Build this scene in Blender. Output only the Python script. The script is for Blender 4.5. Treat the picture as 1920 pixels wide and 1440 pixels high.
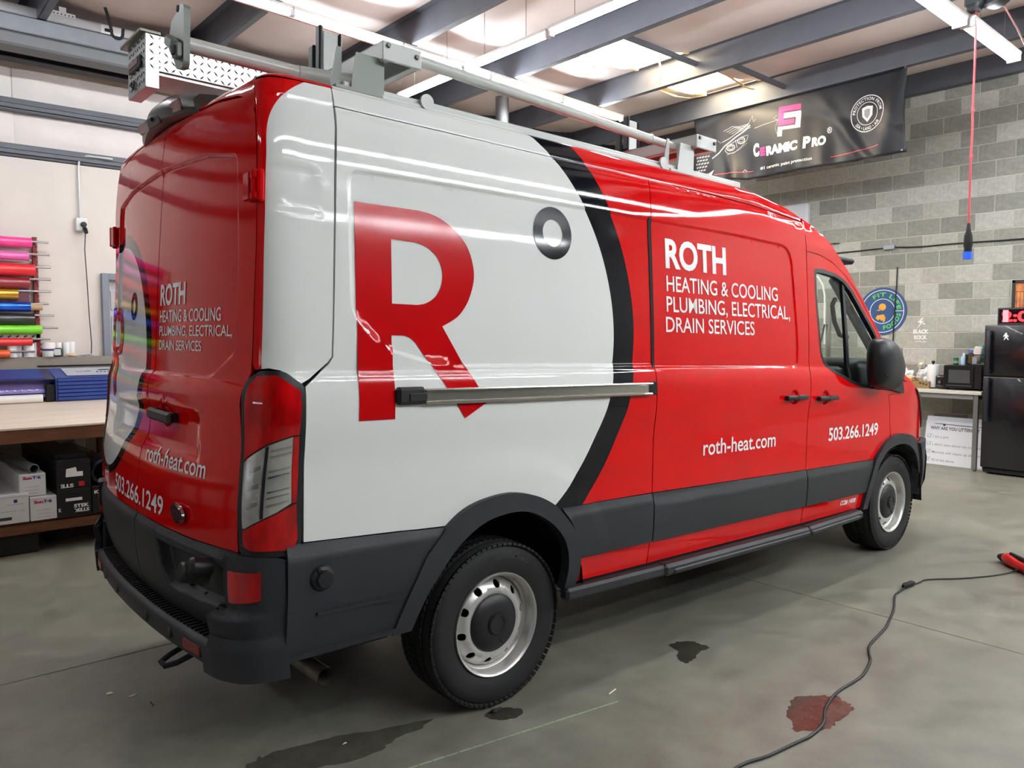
import bpy, bmesh, math, random
import numpy as np
from mathutils import Vector, Matrix
from mathutils.geometry import delaunay_2d_cdt, tessellate_polygon
random.seed(7)
PI = math.pi
for o in list(bpy.data.objects):
    bpy.data.objects.remove(o)
SC = bpy.context.scene
COL = SC.collection

# ------------------------------------------------------------------ camera, world, exposure
cam_d = bpy.data.cameras.new('camera')
cam = bpy.data.objects.new('camera', cam_d)
COL.objects.link(cam)
SC.camera = cam
cam_d.sensor_fit = 'HORIZONTAL'
cam_d.sensor_width = 36.0
cam_d.lens = 36.0 * 1464.616 / 1920.0
cam_d.clip_end = 100
_yaw, _pit, _rol = 0.8677634, -0.0638983, 0.001501
_f = Vector((math.cos(_pit) * math.cos(_yaw), math.cos(_pit) * math.sin(_yaw), math.sin(_pit)))
_r = Vector((math.sin(_yaw), -math.cos(_yaw), 0))
_d = _f.cross(_r)
_r2 = _r * math.cos(_rol) + _d * math.sin(_rol)
_d2 = _d * math.cos(_rol) - _r * math.sin(_rol)
_m = Matrix((_r2, -_d2, -_f)).transposed().to_4x4()
_m.translation = Vector((-0.858974, -3.478329, 1.595154))
cam.matrix_world = _m

world = bpy.data.worlds.new('world')
SC.world = world
world.use_nodes = True
world.node_tree.nodes['Background'].inputs[0].default_value = (0.55, 0.6, 0.65, 1)
world.node_tree.nodes['Background'].inputs[1].default_value = 0.3
SC.view_settings.view_transform = 'Standard'
SC.view_settings.look = 'None'
SC.view_settings.gamma = 1
SC.view_settings.use_curve_mapping = False
SC.view_settings.exposure = 0.92
TUBE_POWER = 60.0        # strip-light tubes
SKY_POWER = 14.0          # daylight behind the skylight sheets
DOOR_SKY = 6.0           # daylight in the small panes of the garage door behind the camera

# ------------------------------------------------------------------ helpers
def lin(c):
    return tuple((v / 255 / 12.92) if v / 255 <= 0.04045 else ((v / 255 + 0.055) / 1.055) ** 2.4 for v in c)

MATS = {}
def mat(name, c=(128, 128, 128), rough=0.5, metal=0.0, coat=0.0, var=0.0, vscale=8.0, bump=0.0, bscale=60.0,
        spec=0.5, emit=0.0, trans=0.0, stretch=None, rnd=0.0, c2=None):
    if name in MATS:
        return MATS[name]
    m = bpy.data.materials.new(name)
    m.use_nodes = True
    nt = m.node_tree
    b = nt.nodes['Principled BSDF']
    L = lin(c)
    b.inputs['Base Color'].default_value = (*L, 1)
    b.inputs['Roughness'].default_value = rough
    b.inputs['Metallic'].default_value = metal
    b.inputs['Specular IOR Level'].default_value = spec
    if coat:
        b.inputs['Coat Weight'].default_value = coat
        b.inputs['Coat Roughness'].default_value = 0.04
    if trans:
        b.inputs['Transmission Weight'].default_value = trans
    if emit:
        b.inputs['Emission Color'].default_value = (*L, 1)
        b.inputs['Emission Strength'].default_value = emit
    tc = nt.nodes.new('ShaderNodeTexCoord')
    vec = tc.outputs['Object']
    if stretch:
        mp = nt.nodes.new('ShaderNodeMapping')
        mp.inputs['Scale'].default_value = stretch
        nt.links.new(vec, mp.inputs[0])
        vec = mp.outputs[0]
    if var or c2:
        n = nt.nodes.new('ShaderNodeTexNoise')
        n.inputs['Scale'].default_value = vscale
        n.inputs['Detail'].default_value = 6
        n.inputs['Roughness'].default_value = 0.6
        nt.links.new(vec, n.inputs['Vector'])
        r = nt.nodes.new('ShaderNodeValToRGB')
        lo = lin(c2) if c2 else tuple(v * (1 - var) for v in L)
        hi = L if c2 else tuple(min(1, v * (1 + var)) for v in L)
        r.color_ramp.elements[0].color = (*lo, 1)
        r.color_ramp.elements[1].color = (*hi, 1)
        r.color_ramp.elements[0].position = 0.32
        r.color_ramp.elements[1].position = 0.68
        nt.links.new(n.outputs['Fac'], r.inputs[0])
        out = r.outputs[0]
        if rnd:
            oi = nt.nodes.new('ShaderNodeObjectInfo')
            mr = nt.nodes.new('ShaderNodeMapRange')
            mr.inputs[3].default_value = 1 - rnd
            mr.inputs[4].default_value = 1 + rnd
            nt.links.new(oi.outputs['Random'], mr.inputs[0])
            mx = nt.nodes.new('ShaderNodeVectorMath')
            mx.operation = 'SCALE'
            nt.links.new(out, mx.inputs[0])
            nt.links.new(mr.outputs[0], mx.inputs['Scale'])
            out = mx.outputs[0]
        nt.links.new(out, b.inputs['Base Color'])
    if bump:
        n2 = nt.nodes.new('ShaderNodeTexNoise')
        n2.inputs['Scale'].default_value = bscale
        n2.inputs['Detail'].default_value = 4
        nt.links.new(vec, n2.inputs['Vector'])
        bp = nt.nodes.new('ShaderNodeBump')
        bp.inputs['Strength'].default_value = bump
        bp.inputs['Distance'].default_value = 0.01
        nt.links.new(n2.outputs['Fac'], bp.inputs['Height'])
        nt.links.new(bp.outputs[0], b.inputs['Normal'])
    MATS[name] = m
    return m

def tag(o, label=None, cat=None, group=None, kind=None):
    if label: o['label'] = label
    if cat: o['category'] = cat
    if group: o['group'] = group
    if kind: o['kind'] = kind
    return o

def empty(name, loc=(0, 0, 0), label=None, cat=None, group=None, kind=None, rotz=0):
    o = bpy.data.objects.new(name, None)
    o.empty_display_size = 0.1
    o.location = loc
    o.rotation_euler = (0, 0, rotz)
    COL.objects.link(o)
    return tag(o, label, cat, group, kind)

def link(name, me, parent=None):
    o = bpy.data.objects.new(name, me)
    COL.objects.link(o)
    if parent: o.parent = parent
    return o

def obj(name, bm, m, parent=None, smooth=35, loc=None, rotz=0):
    me = bpy.data.meshes.new(name)
    bmesh.ops.recalc_face_normals(bm, faces=bm.faces)
    bm.to_mesh(me)
    bm.free()
    for x in (m if isinstance(m, (list, tuple)) else [m]):
        me.materials.append(x)
    if smooth:
        me.polygons.foreach_set('use_smooth', [True] * len(me.polygons))
        me.set_sharp_from_angle(angle=math.radians(smooth))
    o = link(name, me, parent)
    if loc: o.location = loc
    if rotz: o.rotation_euler = (0, 0, rotz)
    return o

def nb():
    return bmesh.new()

def box(bm, c, s, bev=0.0, rot=None, mi=0, seg=1):
    r = bmesh.ops.create_cube(bm, size=1)
    vs = r['verts']
    M = Matrix.Translation(c) @ (rot.to_4x4() if rot is not None else Matrix.Identity(4)) @ Matrix.Diagonal((*s, 1))
    bmesh.ops.transform(bm, matrix=M, verts=vs)
    fs = {f for v in vs for f in v.link_faces}
    for f in fs: f.material_index = mi
    if bev:
        es = {e for v in vs for e in v.link_edges}
        q = bmesh.ops.bevel(bm, geom=list(es), offset=bev, segments=seg, profile=0.5, affect='EDGES')
        for f in q['faces']: f.material_index = mi
    return vs

def bx(bm, x0, x1, y0, y1, z0, z1, bev=0.0, mi=0, seg=1):
    return box(bm, ((x0 + x1) / 2, (y0 + y1) / 2, (z0 + z1) / 2), (abs(x1 - x0), abs(y1 - y0), abs(z1 - z0)), bev, None, mi, seg)

def bar(bm, a, b, w, h, bev=0.0, mi=0, up=(0, 0, 1)):
    a, b = Vector(a), Vector(b)
    d = (b - a)
    x = d.normalized()
    u = Vector(up)
    if abs(x.dot(u)) > 0.95: u = Vector((1, 0, 0))
    y = u.cross(x).normalized()
    z = x.cross(y)
    R = Matrix((x, y, z)).transposed()
    return box(bm, (a + b) / 2, (d.length, w, h), bev, R, mi)

def tube(bm, pts, r, n=10, mi=0, cap=True):
    pts = [Vector(p) for p in pts]
    rs = r if isinstance(r, (list, tuple)) else [r] * len(pts)
    rings = []
    prev = None
    for i, p in enumerate(pts):
        if i == 0: t = pts[1] - p
        elif i == len(pts) - 1: t = p - pts[i - 1]
        else: t = (pts[i + 1] - p).normalized() + (p - pts[i - 1]).normalized()
        t.normalize()
        if prev is None:
            a = Vector((0, 0, 1)) if abs(t.z) < 0.9 else Vector((1, 0, 0))
            u = a.cross(t).normalized()
        else:
            u = (prev - t * prev.dot(t)).normalized()
        prev = u
        v = t.cross(u)
        rings.append([bm.verts.new(p + (u * math.cos(k * 2 * PI / n) + v * math.sin(k * 2 * PI / n)) * rs[i]) for k in range(n)])
    for i in range(len(rings) - 1):
        for k in range(n):
            f = bm.faces.new((rings[i][k], rings[i][(k + 1) % n], rings[i + 1][(k + 1) % n], rings[i + 1][k]))
            f.material_index = mi
    if cap:
        for rg in (rings[0], rings[-1]):
            f = bm.faces.new(rg)
            f.material_index = mi

def lathe(bm, prof, n=32, M=None, mi=0, closed=False):
    """prof: (radius, height) pairs turned about local z"""
    rings = []
    for (r, h) in prof:
        if r < 1e-6:
            rings.append([bm.verts.new((0, 0, h))])
        else:
            rings.append([bm.verts.new((r * math.cos(2 * PI * k / n), r * math.sin(2 * PI * k / n), h)) for k in range(n)])
    vs = [v for rg in rings for v in rg]
    m = len(rings)
    for i in range(m if closed else m - 1):
        A, B = rings[i], rings[(i + 1) % m]
        for k in range(n):
            k2 = (k + 1) % n
            if len(A) == 1 and len(B) == 1: continue
            if len(A) == 1: f = bm.faces.new((A[0], B[k], B[k2]))
            elif len(B) == 1: f = bm.faces.new((A[k], A[k2], B[0]))
            else: f = bm.faces.new((A[k], A[k2], B[k2], B[k]))
            f.material_index = mi
    if M is not None:
        bmesh.ops.transform(bm, matrix=M, verts=vs)
    return vs

def prism(bm, poly, h0, h1, M=None, mi=0):
    """polygon in local xy extruded from z=h0 to h1"""
    a = [bm.verts.new((x, y, h0)) for x, y in poly]
    b = [bm.verts.new((x, y, h1)) for x, y in poly]
    n = len(poly)
    fs = [bm.faces.new(a[::-1]), bm.faces.new(b)]
    for i in range(n):
        fs.append(bm.faces.new((a[i], a[(i + 1) % n], b[(i + 1) % n], b[i])))
    for f in fs: f.material_index = mi
    if M is not None:
        bmesh.ops.transform(bm, matrix=M, verts=a + b)

# axes matrices: local xy plane laid onto a world plane
M_XZ = Matrix(((1, 0, 0, 0), (0, 0, -1, 0), (0, 1, 0, 0), (0, 0, 0, 1)))     # x->x, y->z, z->-y
M_YZ = Matrix(((0, 0, 1, 0), (1, 0, 0, 0), (0, 1, 0, 0), (0, 0, 0, 1)))      # x->y, y->z, z->x
def MT(x, y, z): return Matrix.Translation((x, y, z))

def copy_tree(o, parent=None):
    c = o.copy()
    COL.objects.link(c)
    if parent: c.parent = parent
    for ch in o.children:
        copy_tree(ch, c)
    return c

def text_bm(s, bold=0.0, res=4, spacing=1.0, shear=0.0):
    """flat text outline in local xy, normalised so the cap height is 1 and it starts at x=0"""
    def mk(t):
        cu = bpy.data.curves.new('t', 'FONT')
        cu.body = t
        cu.size = 1
        cu.resolution_u = res
        cu.offset = bold
        cu.space_character = spacing
        cu.shear = shear
        o = bpy.data.objects.new('t', cu)
        COL.objects.link(o)
        dg = bpy.context.evaluated_depsgraph_get()
        me = bpy.data.meshes.new_from_object(o.evaluated_get(dg))
        bpy.data.objects.remove(o)
        bpy.data.curves.remove(cu)
        return me
    mh = mk('H')
    co = np.array([v.co[:] for v in mh.vertices])
    z0, cap = co[:, 1].min(), np.ptp(co[:, 1])
    bpy.data.meshes.remove(mh)
    me = mk(s)
    bm = bmesh.new()
    bm.from_mesh(me)
    bpy.data.meshes.remove(me)
    xs = [v.co.x for v in bm.verts]
    x0, w = min(xs), max(xs) - min(xs)
    for v in bm.verts:
        v.co.x = (v.co.x - x0) / w
        v.co.y = (v.co.y - z0) / cap
    return bm, w / cap

def text_obj(name, s, m, parent, fmap, x0, x1, z0, z1, bold=0.03, cut=None, shear=0.0, spacing=1.0, res=4):
    """text whose baseline runs x0..x1 at z0 with cap top z1; fmap turns (u,v) into a 3D point"""
    bm, asp = text_bm(s, bold, res, spacing, shear)
    for v in bm.verts:
        v.co.x = x0 + (x1 - x0) * v.co.x
        v.co.y = z0 + (z1 - z0) * v.co.y
    if cut:
        bmesh.ops.triangulate(bm, faces=bm.faces)
        lo = [min(v.co[i] for v in bm.verts) for i in (0, 1)]
        hi = [max(v.co[i] for v in bm.verts) for i in (0, 1)]
        for ax in (0, 1):
            st = cut[ax]
            if not st: continue
            k = math.floor(lo[ax] / st) + 1
            while k * st < hi[ax]:
                co = [0, 0, 0]; no = [0, 0, 0]
                co[ax] = k * st; no[ax] = 1
                bmesh.ops.bisect_plane(bm, geom=bm.verts[:] + bm.edges[:] + bm.faces[:], plane_co=co, plane_no=no)
                k += 1
    q = np.array([v.co[:2] for v in bm.verts])
    for v, c in zip(bm.verts, np.asarray(fmap(q[:, 0], q[:, 1]))):
        v.co = Vector(c)
    me = bpy.data.meshes.new(name)
    bm.to_mesh(me); bm.free()
    me.materials.append(m)
    return link(name, me, parent)
# ------------------------------------------------------------------ van body surface
def pchip(xs, ys):
    x = np.array(xs, float); y = np.array(ys, float)
    h = np.diff(x); d = np.diff(y) / h
    m = np.zeros(len(x))
    for i in range(1, len(x) - 1):
        if d[i - 1] * d[i] > 0:
            w1, w2 = 2 * h[i] + h[i - 1], h[i] + 2 * h[i - 1]
            m[i] = (w1 + w2) / (w1 / d[i - 1] + w2 / d[i])
    m[0], m[-1] = d[0], d[-1]
    def f(q):
        q = np.clip(np.asarray(q, float), x[0], x[-1])
        i = np.clip(np.searchsorted(x, q) - 1, 0, len(x) - 2)
        t = (q - x[i]) / h[i]
        return ((1 + 2 * t) * (1 - t) ** 2 * y[i] + t * (1 - t) ** 2 * h[i] * m[i] + t * t * (3 - 2 * t) * y[i + 1] + t * t * (t - 1) * h[i] * m[i + 1])
    return f

WF = pchip([.30, .45, .50, .60, .70, .95, 1.10, 1.14, 1.20, 1.27, 1.33, 1.39, 1.425, 1.455, 1.50, 1.58, 1.72, 1.87, 2.0, 2.13, 2.2, 2.28, 2.355, 2.372, 2.39, 2.42, 2.446, 2.462, 2.474, 2.482],
           [.955, .975, .983, .996, 1.002, 1.002, 1.002, 1.004, 1.011, 1.018, 1.0185, 1.014, 1.007, .999, .9975, .995, .987, .976, .967, .957, .953, .945, .934, .926, .926, .918, .910, .892, .855, .80])
XF = pchip([.40, .50, .60, .72, .86, .97, 1.0, 1.07, 1.2, 1.30, 1.35, 1.38, 1.42, 1.58, 1.74, 2.08, 2.24, 2.36, 2.43, 2.458, 2.472, 2.482],
           [.10, .065, .030, .014, .009, .013, .016, .026, .045, .053, .056, .062, .075, .081, .086, .103, .114, .128, .142, .165, .205, .26])
BOW = pchip([.4, .85, 1.45, 1.8, 2.2, 2.55], [.075, .075, .062, .062, .045, .03])
YE = pchip([.4, 2.15, 2.30, 2.40, 2.46, 2.482], [.905, .905, .885, .855, .82, .74])
CL = .22                                     # length of the rounded rear corner in u

def sm(t):
    t = np.clip(t, 0, 1)
    return t * t * (3 - 2 * t)

def sdf(poly, x, y):
    """signed distance to a closed polygon, positive inside"""
    P = np.array(poly, float); Q = np.roll(P, -1, 0)
    sh = np.shape(x)
    X = np.c_[np.ravel(x), np.ravel(y)]
    out = np.empty(len(X))
    for i in range(0, len(X), 4000):
        c = X[i:i + 4000, None, :]
        e = (Q - P)[None]; w = c - P[None]
        t = np.clip((w * e).sum(2) / np.maximum((e * e).sum(2), 1e-12), 0, 1)
        d2 = ((w - e * t[..., None]) ** 2).sum(2).min(1)
        a, b = P[None], Q[None]
        cond = (a[..., 1] > c[..., 1]) != (b[..., 1] > c[..., 1])
        den = np.where(np.abs(b[..., 1] - a[..., 1]) < 1e-12, 1e-12, b[..., 1] - a[..., 1])
        xi = (b[..., 0] - a[..., 0]) * (c[..., 1] - a[..., 1]) / den + a[..., 0]
        ins = (cond & (c[..., 0] < xi)).sum(1) % 2
        out[i:i + 4000] = np.sqrt(d2) * np.where(ins == 1, 1, -1)
    return out.reshape(sh)

def rpoly(pts, rad, n=6):
    """polygon with rounded corners"""
    out = []
    N = len(pts)
    rad = rad if isinstance(rad, (list, tuple)) else [rad] * N
    for i in range(N):
        p0, p, p1 = (np.array(pts[(i + k) % N], float) for k in (-1, 0, 1))
        a, b = p0 - p, p1 - p
        la, lb = np.hypot(*a), np.hypot(*b)
        r = min(rad[i], la * .48, lb * .48)
        if r < 1e-5:
            out.append(tuple(p)); continue
        A, B = p + a / la * r, p + b / lb * r
        for k in range(n + 1):
            t = k / n
            out.append(tuple((1 - t) ** 2 * A + 2 * t * (1 - t) * p + t * t * B))
    return out

QREC = rpoly([(.464, 2.166), (.80, 2.174), (2.30, 2.186), (2.30, 1.459), (.85, 1.4605), (.64, 1.512), (.462, 1.635)], [.05, 0, 0, 0, .1, .0, .07])
SREC = rpoly([(1.95, 2.183), (2.8, 2.186), (3.425, 2.172), (3.476, 1.60), (3.474, 1.441), (1.95, 1.449)], [0, 0, .12, .1, .05, 0])
RREC = rpoly([(-.01, 1.405), (-.52, 1.405), (-.60, 1.407), (-.795, 1.51), (-.79, 1.80), (-.765, 2.195), (-.50, 2.237), (-.01, 2.255), (.3, 2.255), (.3, 1.405)], [0, 0, .05, .04, 0, .035, 0, 0, 0, 0])
HREC = rpoly([(.3, 1.10), (-.60, 1.09), (-.57, 1.30), (.3, 1.31)], .05)

def side_y(x, z):
    x = np.asarray(x, float); z = np.asarray(z, float)
    dz = np.interp(x, DZX, DZY)
    w = WF(np.where(z > 2.2, np.minimum(z - dz * np.clip((z - 2.2) / .2, 0, 1), 2.55), z))
    f = np.zeros_like(w)
    a = (x < 2.131)
    f = f - np.where(a, .008 * sm(sdf(QREC, x, z) / .013), .007 * sm(sdf(SREC, x, z) / .013))
    # swelling over the rear wheel arch
    r = np.hypot((x - 1.19), (z - .47) * 1.0)
    f = f + .007 * sm((.66 - r) / .10) * sm((z - .5) / .2)
    # door-handle cups
    for cx, cz in ((3.415, 1.266), (3.783, 1.252)):
        f = f - .014 * sm((.050 - np.hypot(x - cx, z - cz)) / .022)
    # seats of the rear-door hinges
    for cz in (2.07,):
        f = f - .006 * sm((.085 - np.abs(z - cz)) / .03) * sm((.365 - x) / .05)
    # nose tucks in
    f = f - .414 * np.clip(x - 5.0, 0, 2) ** 2
    return w + f

DZX = [2.9, 3.12, 3.29, 3.43, 3.57, 3.70, 3.83, 3.95, 4.2]
DZY = [0, -.008, -.029, -.047, -.078, -.117, -.17, -.235, -.36]

def rear_x(y, z):
    y = np.asarray(y, float); z = np.asarray(z, float)
    b = XF(z) + BOW(z) * (y / .9) ** 2
    yy = -np.abs(y)
    b = b + .011 * sm(sdf(RREC, yy, z) / .014)
    b = b + .020 * sm(sdf(HREC, yy, z) / .055)
    b = b + .014 * sm((.050 - np.hypot(yy + .215, z - 1.245)) / .022) * (y < 0)
    return b

def P_side(u, v):
    u = np.asarray(u, float); v = np.asarray(v, float)
    return np.stack([u, -side_y(u, v), v], -1)

def P_rear(u, v):          # u = -y, so that it runs to the right as seen from behind
    u = np.asarray(u, float); v = np.asarray(v, float)
    return np.stack([rear_x(-u, v), -u, v], -1)

def P_per(u, v):
    """right half of the perimeter: u>=0 side (x=.30+u), -CL<u<0 rounded corner, u<-CL rear to the centre line"""
    u = np.asarray(u, float) + np.zeros_like(np.asarray(v, float)); v = np.asarray(v, float) + np.zeros_like(u)
    ye = YE(v)
    s = np.stack([.30 + u, -side_y(np.maximum(.30 + u, .30), v), v], -1)
    W0 = side_y(np.full_like(v, .30), v)
    xb = XF(v) + BOW(v) * (ye / .9) ** 2
    sl = 2 * BOW(v) * ye / .81
    t = np.clip(-u / CL, 0, 1)
    A = np.stack([np.full_like(v, .30), -W0, v], -1)
    B = np.stack([xb, -ye, v], -1)
    H = .66
    C1 = A + np.stack([(xb - .30) * H, 0 * v, 0 * v], -1)
    C2 = B + np.stack([sl * (W0 - ye) * H, -(W0 - ye) * H, 0 * v], -1)
    T = t[..., None]
    c = (1 - T) ** 3 * A + 3 * T * (1 - T) ** 2 * C1 + 3 * T * T * (1 - T) * C2 + T ** 3 * B
    y = -ye * np.clip(1 - (-u - CL) / .905, 0, 1)
    r = np.stack([rear_x(y, v), y, v], -1)
    return np.where((u >= 0)[..., None], s, np.where((u > -CL)[..., None], c, r))

def fnormal(fm, u, v, e=.0015):
    du = fm(u + e, v) - fm(u - e, v)
    dv = fm(u, v + e) - fm(u, v - e)
    n = np.cross(du, dv)
    return n / np.maximum(np.linalg.norm(n, axis=-1, keepdims=True), 1e-9)

def off(fm, d):
    """surface fm moved outwards by d(u,v) or a constant"""
    def g(u, v):
        u = np.asarray(u, float); v = np.asarray(v, float)
        k = d(u, v) if callable(d) else np.full(np.shape(u), d)
        return fm(u, v) + fnormal(fm, u, v, .004) * k[..., None]
    return g

def resample(poly, step):
    out = []
    n = len(poly)
    for i in range(n):
        a, b = np.array(poly[i], float), np.array(poly[(i + 1) % n], float)
        k = max(1, int(math.ceil(np.hypot(*(b - a)) / step)))
        for j in range(k):
            out.append(tuple(a + (b - a) * j / k))
    return out

ZFINE = [1.405, 1.418, 1.428, 1.436, 1.444, 1.452, 1.462, 1.475, 2.345, 2.36, 2.368, 2.376, 2.385, 2.40, 1.12, 1.16, 1.21, 1.26, 1.30, 1.34, 1.37]
def panel(name, outline, m, parent, fm, holes=(), detail=(), step=.045, dstep=.014, thick=.014, mirror=False, fine=True, flip=False, edge=.03, wall=True):
    """a body panel: outline in (u,v), mapped to space by fm, with exact surface normals and edges folded inwards"""
    out = resample(outline, edge)
    hs = [resample(h, min(edge, .025)) for h in holes]
    O = np.array(out)
    u0, v0 = O.min(0); u1, v1 = O.max(0)
    us = np.arange(u0 + step / 2, u1, step)
    vs = list(np.arange(v0 + step / 2, v1, step))
    if fine: vs = sorted(set([v for v in vs if min(abs(v - z) for z in ZFINE) > step * .3] + [z for z in ZFINE if v0 < z < v1]))
    us2 = np.arange(u0 + step / 6, u1, step / 3)
    G = np.array([(a, b) for b in vs for a in (us2 if fine and 1.40 < b < 1.48 else us)]).reshape(-1, 2)
    D = [G]
    for d, wd in detail:
        d = np.array(resample(d, dstep)); nx = np.roll(d, -1, 0) - np.roll(d, 1, 0)
        nn = np.c_[-nx[:, 1], nx[:, 0]] / np.maximum(np.hypot(*nx.T), 1e-9)[:, None]
        for k in (-.3, .15, .5, .85, 1.3): D += [d + nn * wd * k, d - nn * wd * k]
    G = np.vstack(D)
    k = sdf(out, G[:, 0], G[:, 1]) > min(step, dstep) * .45
    for h in hs: k &= sdf(h, G[:, 0], G[:, 1]) < -min(step, dstep) * .45
    G = G[k]
    q = np.round(G / (dstep * .45)).astype(int)
    _, ix = np.unique(q, axis=0, return_index=True)
    G = G[np.sort(ix)]
    V = [Vector(p) for p in out]; E = [(i, (i + 1) % len(out)) for i in range(len(out))]
    for h in hs:
        b = len(V); V += [Vector(p) for p in h]; E += [(b + i, b + (i + 1) % len(h)) for i in range(len(h))]
    V += [Vector(p) for p in G]
    r = delaunay_2d_cdt(V, E, [], 0, 1e-6)
    P2 = np.array([p[:] for p in r[0]])
    T = np.array([list(f) for f in r[2]])
    c = P2[T].mean(1)
    keep = sdf(out, c[:, 0], c[:, 1]) > 0
    for h in hs: keep &= sdf(h, c[:, 0], c[:, 1]) < 0
    T = T[keep]
    ar = np.cross(P2[T[:, 1]] - P2[T[:, 0]], P2[T[:, 2]] - P2[T[:, 0]])
    T = T[np.abs(ar) > 1e-10]; ar = ar[np.abs(ar) > 1e-10]
    T[ar < 0] = T[ar < 0][:, ::-1]
    used = np.unique(T); mp = -np.ones(len(P2), int); mp[used] = np.arange(len(used)); P2 = P2[used]; T = mp[T]
    P = fm(P2[:, 0], P2[:, 1]); N = fnormal(fm, P2[:, 0], P2[:, 1])
    if flip: N = -N; T = T[:, ::-1]
    cnt = {}
    for t in T:
        for i in range(3):
            e = (t[i], t[(i + 1) % 3]); cnt[e] = cnt.get(e, 0) + 1
    bd = [e for e in cnt if (e[1], e[0]) not in cnt] if wall else []
    bv = sorted({i for e in bd for i in e}); bi = {v: j for j, v in enumerate(bv)}
    nP = len(P)
    ring0 = P[bv] if bv else np.zeros((0, 3)); ring1 = ring0 - (N[bv] * thick if bv else 0)
    VV = np.vstack([P, ring0, ring1])
    faces = [tuple(t) for t in T] + [(nP + bi[b], nP + bi[a], nP + len(bv) + bi[a], nP + len(bv) + bi[b]) for a, b in bd]
    obs = []
    for sgn in ((1, -1) if mirror else (1,)):
        W2 = VV * np.array([1, sgn, 1]); N2 = N * np.array([1, sgn, 1])
        F = [f[::-1] for f in faces] if sgn < 0 else faces
        me = bpy.data.meshes.new(name)
        me.from_pydata(W2.tolist(), [], F)
        me.polygons.foreach_set('use_smooth', [True] * len(F))
        nl = []
        for f in F:
            if len(f) == 3: nl += [tuple(N2[i]) for i in f]
            else:
                a, b, cc = (W2[f[i]] for i in (0, 1, 2)); n = np.cross(b - a, cc - a); n = n / max(np.linalg.norm(n), 1e-9); nl += [tuple(n)] * 4
        me.normals_split_custom_set(nl)
        me.materials.append(m if not isinstance(m, (list, tuple)) else m[0 if sgn > 0 else 1])
        obs.append(link(name, me, parent))
    return obs if mirror else obs[0]

def circle(cx, cy, r, n=48, a0=0.0, a1=2 * PI, rx=None):
    full = abs(a1 - a0 - 2 * PI) < 1e-6
    return [(cx + (rx or r) * math.cos(a0 + (a1 - a0) * k / (n if full else n - 1)), cy + r * math.sin(a0 + (a1 - a0) * k / (n if full else n - 1))) for k in range(n)]

def cat2(pts, k=4):
    """open polyline -> smooth curve through the same points"""
    P = [np.array(q, float) for q in pts]; out = []
    for i in range(len(P) - 1):
        a, b, c, d = P[max(i - 1, 0)], P[i], P[i + 1], P[min(i + 2, len(P) - 1)]
        for j in range(k):
            t = j / k
            out.append(tuple(.5 * (2 * b + (c - a) * t + (2 * a - 5 * b + 4 * c - d) * t * t + (3 * b - a - 3 * c + d) * t ** 3)))
    return out + [tuple(P[-1])]
# ------------------------------------------------------------------ van materials
def wrap_mat(name, rear=False):
    m = bpy.data.materials.new(name); m.use_nodes = True
    nt = m.node_tree; N = nt.nodes; b = N['Principled BSDF']
    def math_(op, a, c=None):
        n = N.new('ShaderNodeMath'); n.operation = op
        for i, q in enumerate((a, c)):
            if q is None: continue
            if isinstance(q, (int, float)): n.inputs[i].default_value = q
            else: nt.links.new(q, n.inputs[i])
        return n.outputs[0]
    tc = N.new('ShaderNodeTexCoord'); sp = N.new('ShaderNodeSeparateXYZ')
    nt.links.new(tc.outputs['Object'], sp.inputs[0])
    X, Y, Z = sp.outputs
    def dist(a, ca, c2, cc):
        p = math_('POWER', math_('ABSOLUTE', math_('SUBTRACT', a, ca)), 2)
        q = math_('POWER', math_('ABSOLUTE', math_('SUBTRACT', c2, cc)), 2)
        return math_('SQRT', math_('ADD', p, q))
    if rear:
        wh = math_('LESS_THAN', dist(Y, .663, Z, 1.465), .522)
        bk = math_('LESS_THAN', dist(Y, .625, Z, 1.474), .562)
    else:
        wh = math_('LESS_THAN', dist(X, .868, Z, 1.620), .9735)
        bk = math_('LESS_THAN', dist(X, .892, Z, 1.634), 1.0913)
        t = math_('POWER', math_('MAXIMUM', math_('DIVIDE', math_('SUBTRACT', Z, 2.2), .24), 0.0), 3)
        t2 = math_('MULTIPLY', math_('SUBTRACT', Z, 1.476), .03)
        xb = math_('ADD', math_('MULTIPLY', t, .13), math_('ADD', t2, .155))
        fr = math_('GREATER_THAN', X, xb)
        wh = math_('MAXIMUM', wh, math_('MULTIPLY', bk, math_('LESS_THAN', X, .75)))
        top = math_('MULTIPLY', math_('GREATER_THAN', Z, 2.447), math_('LESS_THAN', X, .43))
        fr = math_('MULTIPLY', fr, math_('SUBTRACT', 1.0, top))
        wh = math_('MULTIPLY', wh, fr); bk = math_('MULTIPLY', bk, fr)
    def mix(f, a, c):
        n = N.new('ShaderNodeMix'); n.data_type = 'RGBA'
        nt.links.new(f, n.inputs[0])
        for k, q in ((6, a), (7, c)):
            if isinstance(q, tuple): n.inputs[k].default_value = (*q, 1)
            else: nt.links.new(q, n.inputs[k])
        return n.outputs[2]
    col = mix(wh, mix(bk, RED, BLACKV), WHITEV)
    nt.links.new(col, b.inputs['Base Color'])
    b.inputs['Roughness'].default_value = .035
    b.inputs['Specular IOR Level'].default_value = .32
    b.inputs['Coat Weight'].default_value = .0
    b.inputs['Coat Roughness'].default_value = .05
    n2 = N.new('ShaderNodeTexNoise'); n2.inputs['Scale'].default_value = 260; n2.inputs['Detail'].default_value = 2
    nt.links.new(tc.outputs['Object'], n2.inputs['Vector'])
    bp = N.new('ShaderNodeBump'); bp.inputs['Strength'].default_value = .006; bp.inputs['Distance'].default_value = .01
    nt.links.new(n2.outputs['Fac'], bp.inputs['Height'])
    nt.links.new(bp.outputs[0], b.inputs['Normal'])
    return m

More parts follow.
